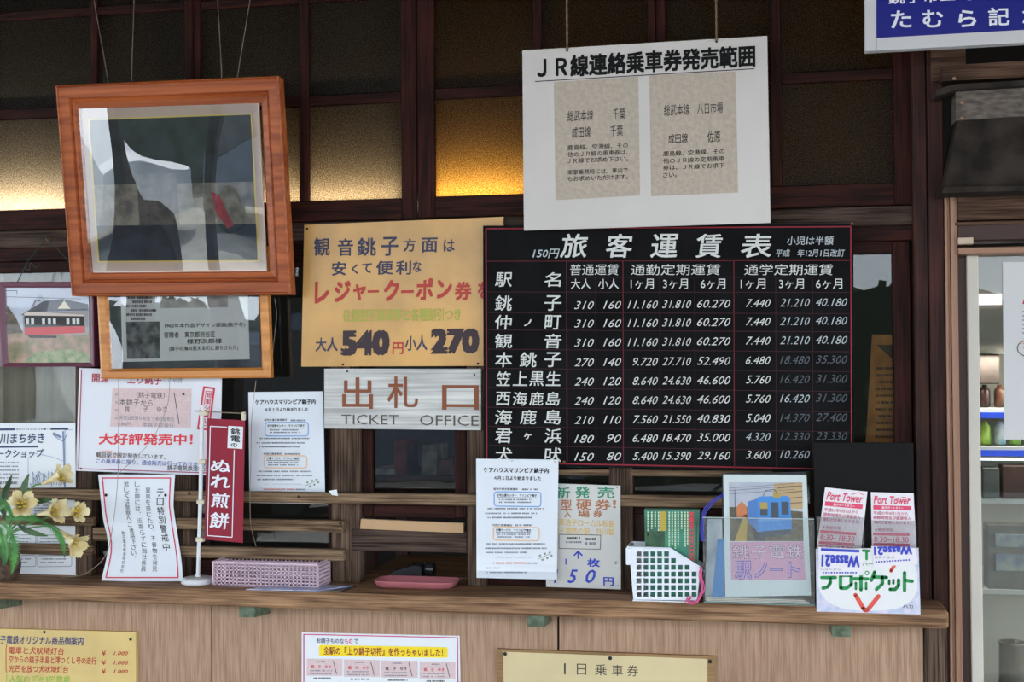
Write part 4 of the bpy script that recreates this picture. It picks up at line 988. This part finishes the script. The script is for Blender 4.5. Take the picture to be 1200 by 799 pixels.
B.poly(pt((.6,.17),(.7,.17),(.7,.26),(.6,.26)), mat('cover_yellow', (176,150,70), .5), 'cover_photo', .0016); B.poly(pt((.4,.84),(.84,.79),(.84,.88),(.4,.95)), M_tw, 'cover_photo', .0015)
for v_ in (.1,.14,.2): B.line(pt((0,v_),(.9,v_-.08)), .4, M_tw, 'cover_photo', .0017)
B.line(pt((.08,.12),(.08,.6)), .7, M_tw, 'cover_photo', .0017); B.line(pt((.46,.24),(.5,.14),(.62,.12),(.66,.2)), .7, M_tw, 'cover_photo', .0017); B.line(pt((.25,.63),(.25,.46)), .8, M_tbd, 'cover_photo', .0015)
B.poly([(855.5,635), (941.5,634.5), (944,679.5), (857,680)], mat('pink_title_panel', (206,158,184), .5), 'title_panel')
M_og = mat('outline_grey', (104,96,112), .5); M_ow = mat('title_pale', (218,190,208), .5); M_ob = mat('outline_blue', (62,92,180), .5); M_ofb = mat('title_violet', (196,156,194), .5)
for ch, a, b_, y0_, y1_ in (('銚',858,878,638,655), ('子',880,899,639,655), ('電',901,920,638,655), ('鉄',921,941,638,655)): B.text(ch, a, b_, y0_, y1_, M_og, .035, h=.001); B.text(ch, a+.5, b_-.5, y0_+.5, y1_-.5, M_ow, .006, h=.0014)
for ch, a, b_, y0_, y1_ in (('駅',861,881,657,679), ('ノ',884,899,659,677), ('ー',902,917,666,669), ('ト',923,938,658,677)): B.text(ch, a, b_, y0_, y1_, M_ob, .045, h=.001); B.text(ch, a+.7, b_-.7, y0_+.7, y1_-.7, M_ofb, .012, h=.0014)
B.flush()
B = Board([(829,608), (846,608), (848,703), (826,703)], PL(yh+.016)); B.slab('silver_folder', mat('silver_sleeve', (176,186,192), .25, .3, c2=(110,124,138), vscale=14), .006, 'silvery plastic folder at the left end of the acrylic holder', 'folder')
B = Board([(841,632), (849,632), (849,702), (834,702)], PL(yh+.011)); B.slab('blue_file', mat('blue_file', (50,120,180), .35), .003, 'narrow blue file standing beside the silvery folder', 'folder')
b = MB()
for dxx in (0, 1.6, 3.2): b.tube(catmull([P(848,578+dxx,yh+.03), P(838,584+dxx,yh+.02), P(828+dxx,592+dxx,yh+.015), P(822.5+dxx,604,yh+.008), P(821+dxx,620,yh-.003), P(822+dxx,634,yh-.003)], 6), .0014, 5)
tag(b.build('violet_cord', mat('violet_cord', (58,60,168), .5), base=P(822,634,yh)), 'blue violet cord looping from the black folder to the holder', 'cord')

# ---- black leaflet stand with pockets, leaflets, telephone card sign
yT = YS-.004; yL = YS+.03
B = Board([(953,518), (1070,520), (1072,645), (956,643)], PL(yL+.012))
zb_ = P(956, 700, yL).z
t = thing('leaflet_stand', (P(956,700,yL).x, yL, zs), 'black leaflet stand with clear pockets at the right counter end', 'stand')
x0, x1 = P(954, 580, yL+.012).x, P(1071, 580, yL+.012).x
MB().box(x0, x1, yL+.012, yL+.016, zs, P(953,518,yL+.012).z, .001).build('back_plate', mat('black_plate', (14,12,12), .55, spec=.15), t)
M_pk2 = clear_glass('pocket_film', (.94,.94,.95), .7, opacity=.12, oc=(170,160,164))
for a, b_, y0_ in ((957,1013,605), (1021,1074,609)):
    MB().box(P(a,620,yL-.006).x, P(b_,620,yL-.006).x, yL-.007, yL-.006, P(a,646,yL).z, P(a,y0_,yL).z).build('pocket', M_pk2, t)
MB().box(x0, x1, yL-.02, yL+.05, zs, zs+.004).build('foot', M_black, t)
M_pp = mat('pink_red_print', (226,70,108), .6); M_lp = mat('leaflet_white', (236,230,234), .5); M_lpf = mat('leaflet_text', (196,96,124), .6)
def leaflet(cs, pl, lb):
    B = Board(cs, pl); B.slab('tower_leaflet', M_lp, .0015, lb, 'leaflet', group='pink and white tower leaflets')
    (ax, ay), (bx, by), (cx, cy), (dx, dy) = cs; Wd = bx-ax; Ht = dy-ay
    def T(s_, u0, u1, v0, v1, m, bold=0, shear=0):
        xx = ax+(dx-ax)*0+u0*Wd; B.text(s_, xx+B.lean*v0*Ht, xx+B.lean*v0*Ht+(u1-u0)*Wd, ay+v0*Ht+B.st*u0*Wd, ay+v1*Ht+B.st*u0*Wd, m, bold, shear)
    def Rr(u0, u1, v0, v1, m):
        g_ = lambda u, v_: (ax+u*Wd+B.lean*v_*Ht, ay+v_*Ht+B.slope(ay+v_*Ht)*u*Wd); B.poly([g_(u0,v0), g_(u1,v0), g_(u1,v1), g_(u0,v1)], m)
    T('Port Tower', .06, .92, .06, .2, M_pp, .02, .25); Rr(.05, .94, .225, .3, M_pp); T('銚子ポートタワー', .25, .75, .24, .285, M_lp, .02)
    B.line([(ax+.62*Wd, ay+.12*Ht), (ax+.78*Wd, ay+.07*Ht+1), (ax+.93*Wd, ay+.1*Ht+2)], .8, M_pp)
    T('平成21年4月1日から', .05, .86, .33, .39, M_lpf, .02); T('開館時間及び展望室入', .05, .93, .41, .47, M_lpf, .02); T('場料が変更になります。', .05, .93, .49, .55, M_lpf, .02)
    T('★開館時間', .06, .5, .62, .68, M_lpf, .01); Rr(.03, .88, .7, .75, M_pp); T('8:30~18:30', .05, .86, .765, .865, M_pp, .01); Rr(.03, .88, .88, .93, M_pp); T('8:30~17:30', .05, .86, .945, 1.04, M_pp, .01)
    B.flush()
leaflet([(967,571), (1016.5,576), (1009,645), (957,642)], PL(yL-.001), 'pink and white tower leaflet tilted in the left pocket of the stand')
leaflet([(1020.5,576.5), (1070.6,578), (1074,645), (1022,644)], PL(yL-.001), 'pink and white tower leaflet upright in the right pocket of the stand')
B = Board([(956,643), (1076.5,642), (1078.8,720), (957,716.5)], PL(yT))
B.slab('telephone_card_sign', mat('sign_pearl', (186,196,222), .4, c2=(222,214,230), vscale=70), .004, 'white sign with thick green katakana and a red V on the ledge front', 'sign')
B.poly([(1017+58.5*math.copysign(abs(math.cos(k*.1571))**.75, math.cos(k*.1571)), 679+36.5*math.copysign(abs(math.sin(k*.1571))**.75, math.sin(k*.1571))+.025*58*math.cos(k*.1571)) for k in range(40)], mat('sign_white', (232,230,230), .4), 'white_oval')
M_tg = mat('sign_green', (0,144,72), .4); M_tr = mat('sign_red', (232,84,66), .4)
B.line([(1011,645), (1018.5,645.5)], 3, M_tg, 'lettering'); B.line([(1015.5,645.5), (1015.5,655)], 3, M_tg, 'lettering'); B.text('ハーニング', 1011, 1042, 658, 663, M_tg, .02)
S = lambda pts, wd=4.1: B.line(pts, wd, M_tg, 'lettering', .001)
S([(963,676.5), (979,676.5)]); S([(966,670.5), (977,670.5)]); S([(973,677), (973,683), (970,687.5), (964.5,689)])
S([(985,674), (985,689), (992,689), (997.5,685), (997.5,674), (985,674)])
S([(1001,678), (1017,678.3)]); S([(1009,672), (1009,691)]); S([(1003,683), (1003,690)], 3); S([(1015,683), (1015,690)], 3)
B.line([(1016+2.2*math.cos(k*.7), 671.3+2.2*math.sin(k*.7)) for k in range(10)], 1.1, M_tg, 'lettering', .001)
S([(1025,670), (1021,680)]); S([(1024,676), (1039,676.5)]); S([(1034,676), (1034,684), (1027,690.5)])
S([(1042,680), (1042,684)], 3); S([(1047,679.5), (1047,683.5)], 3); S([(1053,679.5), (1053,686), (1049,690.5), (1043,690.5)])
S([(1060,671), (1060,692)]); S([(1061,680), (1069,681)])
B.line([(1002.5,697), (1012,713), (1014,715), (1016,715), (1018,713), (1029.5,698.5)], 5, M_tr, 'red_v', .001); B.line([(1049,661), (1044,669)], 4, M_tr, 'red_v', .001)
B.text('ハカ', 1058, 1070, 708, 712.5, M_ink2, .01); B.flush()
M_wb = mat('leaflet_blue', (46,62,186), .5)
B = Board([(959,641), (1010,643.5), (1010.8,674), (960,674.8)], PL(yT-.003)); B.slab('folded_flyer', M_lp, .001, 'upside-down white flyer with blue lettering over the sign, left one', 'leaflet', group='upside-down blue lettered flyers')
B.rect(962, 642, 1007, 645.5, M_wb); B.text('Wasse21', 962, 1007, 649.5, 664, M_wb, .05, .1, rot=True, h=.001); B.text('ウオッセ21', 962, 985, 665.5, 668.5, M_greyink, rot=True)
for i in range(13): B.rect(964+i*3.2, 670, 965.8+i*3.2, 671.8, M_wb)
B.flush()
B = Board([(1021,640), (1073,642), (1075.5,661), (1024,664)], PL(yT-.003)); B.slab('folded_flyer', M_lp, .001, 'upside-down white flyer with blue lettering over the sign, right one', 'leaflet', group='upside-down blue lettered flyers')
B.text('Wasse21', 1023, 1068, 640.5, 650.5, M_wb, .05, .1, rot=True, h=.001, slope=-.02); B.text('ウオッセ21', 1025, 1048, 651.5, 655, M_greyink, rot=True)
for i in range(13): B.rect(1026+i*3.2, 657.5-i*.2, 1027.8+i*3.2, 659.3-i*.2, M_wb)
B.flush()

# ---- lilies in a rough pot
M_pet = mat('cream_petal', (236,224,180), .6, c2=(214,190,130), vscale=30); M_pis = mat('yellow_pistil', (222,196,70), .6)
M_lf = mat('leaf_green', (70,104,60), .5, c2=(44,74,44), vscale=25); M_fern = mat('fern_green', (84,148,66), .6, c2=(50,104,48), vscale=30); M_stem = mat('stem_green', (96,150,78), .5)
pb = SP(2, 681); pc = Vector((pb.x-.01, -.082, zs))
t = thing('lily_arrangement', pc, 'artificial cream lilies and ferns in a rough brown pot at the ledge end', 'flowers')
MB().lathe(pc, [(.03, 0), (.036, .01), (.04, .04), (.036, .075), (.03, .085), (.026, .08)], 16).build('pot', mat('twig_pot', (98,74,60), .9, bump=1, bscale=90, c2=(44,34,30), vscale=60), t)
yF = -.1
def flower(base, mouth, L_sc=1, R_=.034, seed=0, face=False):
    base = Vector(base); ax = Vector(mouth)-base; L0 = ax.length; ax.normalize()
    a = ax.cross(Vector((0,.3,1))).normalized(); c = ax.cross(a); rn = random.Random(seed)
    b = MB()
    for k in range(6):
        th0 = 2*math.pi*k/6+rn.uniform(-.1, .1)+(.1 if k % 2 else 0); n, m_ = 8, 4; vv = []; Ls = 1+rn.uniform(-.08, .08)
        for i in range(n+1):
            s_ = i/n; r = .004+R_*(.22*s_+.78*s_**2.6); half = .68*(1-.32*s_**3) if s_ < .8 else .68*(1-.32*s_**3)*(1-((s_-.8)/.2)**2*.85)
            if s_ > .85: drop = (s_-.85)*.08
            else: drop = 0
            for j in range(m_+1):
                w_ = (j/m_-.5)*2; th = th0+half*w_; rr_ = r*(1-.10*(1-w_*w_)*(.3+s_))+.0015*math.sin(w_*5+s_*9)*s_
                vv.append(base+ax*(L0*s_*Ls-drop)+(a*math.cos(th)+c*math.sin(th))*rr_)
        ff = [(i*(m_+1)+j, i*(m_+1)+j+1, (i+1)*(m_+1)+j+1, (i+1)*(m_+1)+j) for i in range(n) for j in range(m_)]
        b.add(vv, ff)
    o = b.build('lily', M_pet, t, smooth=True)
    p_ = MB(); p_.tube([base+ax*.005, base+ax*L0*.8], .0015, 5)
    for k in range(5):
        th = k*1.257; p_.tube([base+ax*.005, base+ax*L0*.68+(a*math.cos(th)+c*math.sin(th))*.009], .0009, 4); q_ = base+ax*L0*.7+(a*math.cos(th)+c*math.sin(th))*.01; p_.tube([q_-a*.004, q_+a*.004], .0018, 5)
    p_.build('pistil', M_pis, o)
    b = MB(); b.tube(catmull([base+ax*.004, base-ax*.04+Vector((-.01,0,-.005)), pc+Vector((.005,-.0,.12)), pc+Vector((0,0,.07))], 6), .0022, 6); b.build('stem', M_stem, t)
flower(P(22,594,-.08), P(27,588,-.15), R_=.036, seed=1)
flower(P(50,567,-.1), P(80,553,-.13), R_=.028, seed=2)
flower(P(44,603,-.1), P(74,597,-.14), R_=.033, seed=3)
flower(P(74,602,-.09), P(99,599,-.11), R_=.027, seed=4)
flower(P(71,622,-.1), P(95,642,-.135), R_=.032, seed=5)
def leaf(b, p, q_, wd, bend=.02, n=8):
    p, q_ = Vector(p), Vector(q_); d = q_-p; side = d.cross(Vector((0,1,.2))).normalized(); v_ = []
    for i in range(n+1):
        s_ = i/n; w_ = wd*math.sin(math.pi*min(1, s_*.96+.02))**.8; c = p+d*s_+Vector((0,-bend*math.sin(s_*math.pi),0)); v_ += [c-side*w_, c+Vector((0,.25*w_,0)), c+side*w_]
    b.add(v_, [(3*i+k, 3*i+k+1, 3*i+4+k, 3*i+3+k) for i in range(n) for k in (0, 1)])
for p_, q_, wd in ((P(6,606,-.09), P(-2,552,-.1), .012), (P(30,598,-.07), P(34,555,-.09), .011), (P(6,612,-.07), P(14,556,-.06), .011), (P(20,614,-.09), P(56,628,-.12), .009), (P(40,588,-.07), P(64,584,-.09), .008), (P(6,600,-.08), P(16,582,-.1), .006)):
    b = MB(); leaf(b, p_, q_, wd); b.build('leaf', M_lf, t, smooth=True)
def frond(pts, ln, name='fern_frond', n=34):
    b = MB(); c = catmull(pts, 8); b.tube(c, .001, 4)
    for i in range(n):
        s_ = i/(n-1); k = s_*(len(c)-1.01); i0 = int(k); p_ = c[i0].lerp(c[i0+1], k-i0); d = (c[min(i0+1, len(c)-1)]-c[i0]).normalized(); sd = d.cross(Vector((0,1,0))).normalized()
        l = ln*math.sin(math.pi*(.18+.8*s_))**.8
        for sg in (-1, 1):
            e_ = p_+sd*sg*l+d*l*.5+Vector((0,-.004,0)); w_ = d*.0032
            b.add([p_-w_, p_+w_, e_], [(0,1,2)])
    b.build(name, M_fern, t)
frond([P(2,612,-.1), P(14,625,-.13), P(18,650,-.14), P(14,672,-.13)], .022); frond([P(0,618,-.1), P(6,640,-.13), P(6,662,-.13)], .018); frond([P(48,610,-.09), P(66,622,-.11), P(74,636,-.11), P(76,652,-.11)], .012); frond([P(-6,600,-.1), P(6,590,-.12), P(16,606,-.13)], .014); frond([P(8,608,-.08), P(30,606,-.1), P(50,610,-.1)], .012)

# thin loose wires across the notices
def wire(pts, lb, r=.0009, m=M_wire): tag(MB().tube(catmull(pts, 8), r, 5).build('loose_wire', m, base=pts[-1]), lb, 'wire')
wire([P(139,444,-.03), P(139,500,-.05), P(138,560,-.06), P(133,610,-.07), P(124,650,-.07), P(100,672,-.06), P(72,676.5,-.045)], 'thin pale wire drooping from the certificate past the warning notice to the ledge')
wire([P(199,446,-.03), P(196,475,-.04), P(180,512,-.04), P(160,535,-.03), P(141,553,-.02)], 'thin dark wire curving over the pink ticket poster', .0008, M_cord)
wire([P(300,446,-.03), P(295,490,-.036), P(294,540,-.036), P(293,580,-.036), P(294,615,-.036), P(300,640,-.034)], 'thin white wire hanging beside the crimson banner', .0008, M_wire)
wire([P(322,350,-.03), P(324,370,-.02), P(320,410,-.015), P(319,440,-.03)], 'short grey wire loop beside the certificate frame', .0008, M_cord)

# ================================================================== OFFICE AND SHOP INTERIOR
# pale curtain and sheets behind the lower glass
b = MB(); v = []; f = []; n = 60; xA, xB = P(-60,400,.09).x, P(90,400,.09).x; z0, z1 = P(0,575,.09).z, P(0,309,.09).z
for i in range(n+1):
    x = xA+(xB-xA)*i/n; y = .09+.008*math.sin(i*.9)+.003*math.sin(i*2.3); v += [(x, y, z0), (x, y, z1)]
f = [(2*i, 2*i+2, 2*i+3, 2*i+1) for i in range(n)]
tag(obj('curtain', v, f, mat('beige_curtain', (206,192,174), .85, var=.1, vscale=9), base=(xA,.09,z0), smooth=True), 'beige curtain behind the glass below the maroon frame', 'curtain')
B = Board([(1022,392), (1052,392), (1052,530), (1014,530)], PL(.06)); B.slab('old_newspaper', mat('orange_newsprint', (206,138,76), .8, c2=(160,104,60), vscale=20), .002, 'orange-tinted old newspaper behind the narrow glass beside the pillar', 'newspaper')
for i in range(11): B.dashes(1026, 1050, 430+i*8, 3, M_ink2, i)
B.poly([(1027,404), (1050,404), (1050,424)], mat('news_photo', (86,72,60), .7)); B.flush()
B = Board([(430,470), (470,470), (472,560), (430,560)], PL(.9)); 
tD = thing('office_desk', (P(480,560,.8).x, .8, 0), 'added dark office desk behind the ticket window glass', 'desk')  # desk and its items added, standing in for street reflections in the wicket glass
dx0, dx1 = P(420,560,.7).x, P(600,560,.7).x; zD = P(480,556,.8).z
MB().box(dx0, dx1, .6, 1.1, zD-.03, zD, .004).build('desk_top', mat('desk_wood', (70,42,36), .5), tD)
for xx in (dx0+.03, dx1-.07):
    for yy in (.64, 1.02): MB().box(xx, xx+.04, yy, yy+.04, 0, zD-.03).build('leg', mat('desk_wood', (70,42,36), .5), tD)
for nm, a, b_, yy0, yy1, c, lb in (('binder',462,476,506,548,(150,40,44),'red binder added on the office desk for a red reflection in the glass'), ('paper_stack',440,463,540,549,(190,184,172),'pale paper stack added on the office desk for a reflection in the glass'), ('carton',494,512,512,549,(168,160,146),'pale carton added on the office desk for a reflection in the glass'), ('brown_box',513,531,530,549,(140,84,60),'brown box added on the office desk for a reflection in the glass')):
    xx0, xx1 = P(a,540,.75).x, P(b_,540,.75).x; hh = P(480,yy0,.75).z-P(480,yy1,.75).z
    o = MB().box(xx0, xx1, .75, .9, zD, zD+hh, .003).build(nm, mat('office_'+nm, c, .6, c2=tuple(int(k*.6) for k in c), vscale=18), base=(xx0,.75,zD)); tag(o, lb, 'office item')
# unseen strip lamps added just below the obscure panes to make them glow
M_tube = mat('glow_strip_housing', (200,196,188), .5)
zlmp = zl0+.0
def pane_glow_strip(px0, px1, col, power, lb, y=.16, dz=-.02):
    xa_, xb_ = P(px0,250,y).x, P(px1,250,y).x; z = zl1+dz
    t = thing('pane_glow_lamp', ((xa_+xb_)/2, y, z-.02), lb, 'lamp')
    MB().box(xa_, xb_, y-.005, y+.04, z-.04, z-.016, .003).build('housing', M_tube, t)
    MB().tube([(xa_+.01,y,z-.004), (xb_-.01,y,z-.004)], .011, 10).build('tube', mat('pane_glow_tube_'+str(px0), tuple(int(c*255) for c in col), .5, emit=2), t)
    area('pane_glow_light', ((xa_+xb_)/2, y-.006, zt['gb']-.012), (-math.pi/2, 0, 0), xb_-xa_, .02, power, col)
pane_glow_strip(-20, 100, (1,.95,.84), .5, 'unseen strip lamp added to make the left obscure panes glow', .10)
pane_glow_strip(300, 470, (1,.88,.66), .24, 'unseen strip lamp added to make the middle obscure panes glow', .10)
pane_glow_strip(500, 625, (1,.86,.56), .36, 'unseen strip lamp added to make the amber obscure panes glow', .10)

# refrigerated cabinet inside the shop
M_fb = mat('fridge_grey', (178,172,158), .5); ys_ = .45
t = thing('drinks_cabinet', (P(1150,700,ys_).x, ys_, 0), 'pale drinks cabinet with lit shelves seen through the glass door', 'cabinet')
X = lambda px, y=ys_: P(px, 500, y).x
zc_ = lambda py, y=ys_: P(1160, py, y).z
MB().box(X(1120), X(1420), ys_+.5, ys_+.53, 0, zc_(290), .002).build('back_panel', M_fb, t)
MB().box(X(1120), X(1137), ys_, ys_+.5, 0, zc_(290), .002).build('side_panel', M_fb, t)
MB().box(X(1138), X(1420), ys_+.02, ys_+.04, zc_(415), zc_(298), .002).build('sign_panel', mat('header_panel', (168,160,146), .5), t)
MB().box(X(1140), X(1177), ys_+.01, ys_+.02, zc_(357), zc_(344), .001).build('lit_strip', mat('lit_strip', (246,228,236), .5, emit=.8), t)
for py in (478, 523, 584, 690): MB().box(X(1138), X(1420), ys_, ys_+.4, zc_(py+6), zc_(py), .001).build('shelf', mat('shelf_white', (214,214,210), .4), t)
for py in (482, 526): MB().box(X(1138), X(1420), ys_-.004, ys_-.001, zc_(py+8), zc_(py+1), .001).build('price_rail', mat('blue_price_rail', (40,70,190), .4, emit=.3), t)
MB().box(X(1138), X(1420), ys_-.01, ys_-.004, zc_(539), zc_(536)).build('lamp_strip', mat('strip_light', (236,246,255), .4, emit=1.5), t)
area('cabinet_light', ((X(1140)+X(1400))/2, ys_-.06, zc_(425)), (math.radians(35), 0, 0), 1.0, .06, 2.0, (1,.97,.9))
for row, (py0, py1, cs) in enumerate(((451,478,[(40,20,18),(60,34,22),(36,18,20),(60,44,26)]), (495,522,[(128,176,60),(150,196,222),(120,170,70),(200,200,210)]))):
    for i in range(4):
        px = 1151+i*18; c = cs[i % 4]; x0_ = X(px); x1_ = X(px+14); z0_, z1_ = zc_(py1), zc_(py0); r_ = (x1_-x0_)/2
        o = MB().lathe(((x0_+x1_)/2, ys_+.05, z0_), [(r_*.8,0), (r_,.004), (r_,(z1_-z0_)*.72), (r_*.7,(z1_-z0_)*.86), (r_*.45,(z1_-z0_)*.9), (r_*.45,z1_-z0_)], 14).build('drink_bottle', mat('drink_%d_%d' % (row, i % 4), c, .3, c2=tuple(min(255, int(k*1.6+20)) for k in c), vscale=30), base=((x0_+x1_)/2, ys_+.05, z0_), smooth=True)
        tag(o, '%s bottle on the %s lit shelf, %s from the door stile' % (('dark', 'pale')[row], ('upper', 'lower')[row], ('first', 'second', 'third', 'fourth')[i]), 'bottle', 'bottles in the drinks cabinet')
for nm, a, b_, y0_, y1_, yy, c, c2, lb in (('crate',1150,1174,415,450,.42,(92,74,66),(60,50,46),'brown carton on top of the lit shelves behind the door'), ('menu_rack',1175,1240,545,584,.44,(96,54,46),(60,40,36),'reddish wooden rack on the shelf under the drinks'), ('grey_case',1152,1172,548,584,.44,(100,100,96),(70,72,70),'grey case beside the reddish rack'), ('postcard_box',1156,1300,614,690,.35,(88,84,72),(62,60,54),'olive display box with blue cards behind the door')):
    x0_, x1_ = P(a,600,yy).x, P(b_,600,yy).x; z0_, z1_ = P(1160,y1_,yy).z, P(1160,y0_,yy).z
    o = MB().box(x0_, x1_, yy, yy+.06, z0_, z1_, .003).build(nm, mat('shop_'+nm, c, .5, c2=c2, vscale=10), base=(x0_,yy,z0_)); tag(o, lb, 'shop item')
    if nm == 'postcard_box':
        for k, (p_, q_) in enumerate(((625,640), (648,668))): MB().box(P(1166,630,yy-.01).x, P(1300,630,yy-.01).x, yy-.012, yy-.004, P(1160,q_,yy).z, P(1160,p_,yy).z, .001).build('card_row', mat('card_blue', (70,92,132), .4, c2=(150,160,150), vscale=26), o)
yb_ = .3; pc2 = Vector((P(1187,799,yb_).x, yb_, P(1187,840,yb_).z)); zt2 = P(1187,752,yb_).z-pc2.z
tag(MB().lathe(pc2, [(.035,0), (.036,.01), (.033,zt2*.98), (.036,zt2), (.03,zt2), (.03,zt2*.9)], 20).build('tin_cup', mat('tin_grey', (150,142,130), .35, .6), base=pc2, smooth=True), 'grey tin cup low behind the glass door', 'cup')
sb = MB().box(pc2.x-.4, pc2.x+.6, yb_-.1, yb_+.12, pc2.z-.04, pc2.z, .003).build('shop_shelf', M_fb, base=(pc2.x, yb_, pc2.z-.04)); tag(sb, 'low grey shelf behind the glass door carrying the tin cup', 'shelf')
B = Board([(1175,307), (1300,306), (1300,514), (1177,515)], PL(.013)); B.slab('door_poster', mat('grey_white_poster', (208,206,206), .6), .001, 'plain white poster stuck on the right-hand glass door', 'poster')
B.poly([(1198,356), (1203,341), (1207,341), (1207,356)], M_inkred, 'print'); B.line([(1207+15*math.cos(k*.4), 408+10*math.sin(k*.4)) for k in range(17)], .9, M_ink, 'print'); B.text('ア', 1198, 1204, 402, 408, mat('orange_print', (220,130,60), .6), .02)
for i in range(6): B.text('・', 1198, 1200, 364+i*5, 366+i*5, M_greyink)
B.flush()

# ================================================================== FORECOURT BEHIND THE VIEWER (seen only in the glass; hedge added to darken reflections)
M_van = mat('white_van_paint', (236,238,240), .3)
def carlike(loc, Ln, col, lb, hgt=1.9):
    x, y = loc; t = thing('parked_van', (x, y, 0), lb, 'van')
    prof = [(-Ln/2,.35), (Ln/2,.35), (Ln/2,1.0), (Ln/2-.15,1.1), (Ln/2-.75,hgt), (-Ln/2+.1,hgt), (-Ln/2,1.1)]
    MB().slab([(x+a, y+.85, b_) for a, b_ in reversed(prof)], (0,-1.7,0)).build('body', mat('paint_'+lb[:5], col, .3), t)
    for a, b_ in ((-Ln/2+.3, -.4), (-.3, .7), (Ln/2-1.15, Ln/2-.7)): MB().box(x+a, x+b_, y+.84, y+.862, 1.1, hgt-.15, .01).build('window', mat('van_window', (26,30,36), .1), t)
    for a in (-Ln/2+.75, Ln/2-.8):
        b = MB().lathe((0,0,0), [(.12,0), (.33,0), (.33,.2), (.12,.2)], 24); b.v = [Vector((x+a+v_.x, y+.7+v_.z, .33+v_.y)) for v_ in b.v]; b.build('wheel', M_black, t)
carlike((-7.1, -8.4), 3.6, (238,240,242), 'white van parked across the forecourt')
carlike((-2.9, -9.6), 3.8, (84,96,112), 'grey-blue van parked across the forecourt')
for i, x in enumerate((-3.3, -2.72, 3.2)):
    tag(MB().box(x-.07, x+.07, -4.6, -4.46, 0, 2.62, .01).build('canopy_post', M_canopy, base=(x,-4.6,0)), 'timber canopy post, %s along the forecourt edge' % ('first', 'second', 'third')[i], 'post')

b = MB(); rh = random.Random(11)
for i in range(2600):
    x = rh.uniform(-13, 12); z = rh.uniform(.05, 2.3); y = -12.5+rh.uniform(-.45, .45)+.2*math.sin(x*2); a_ = rh.uniform(0, 6.28); r_ = rh.uniform(.09, .17)
    u_ = Vector((math.cos(a_), rh.uniform(-.6,.6), math.sin(a_)))*r_; w_ = Vector((-math.sin(a_), rh.uniform(-.6,.6), math.cos(a_)))*r_*.6; c_ = Vector((x, y, z))
    b.add([c_-u_, c_-w_, c_+u_, c_+w_], [(0,1,2,3)])
hd = b.build('hedge_leaves', mat('hedge_green', (62,82,46), .7, c2=(34,50,28), vscale=4), base=(0,-12.5,0)); tag(hd, 'green hedge added across the forecourt to darken the glass reflections', 'hedge', kind='stuff')
hb = MB().box(-13, 12, -12.75, -12.3, 0, 2.2).build('hedge_core', mat('hedge_shade', (34,44,28), .9), base=(0,-12.5,0)); hb.parent = hd; hb.location = (0,0,0)
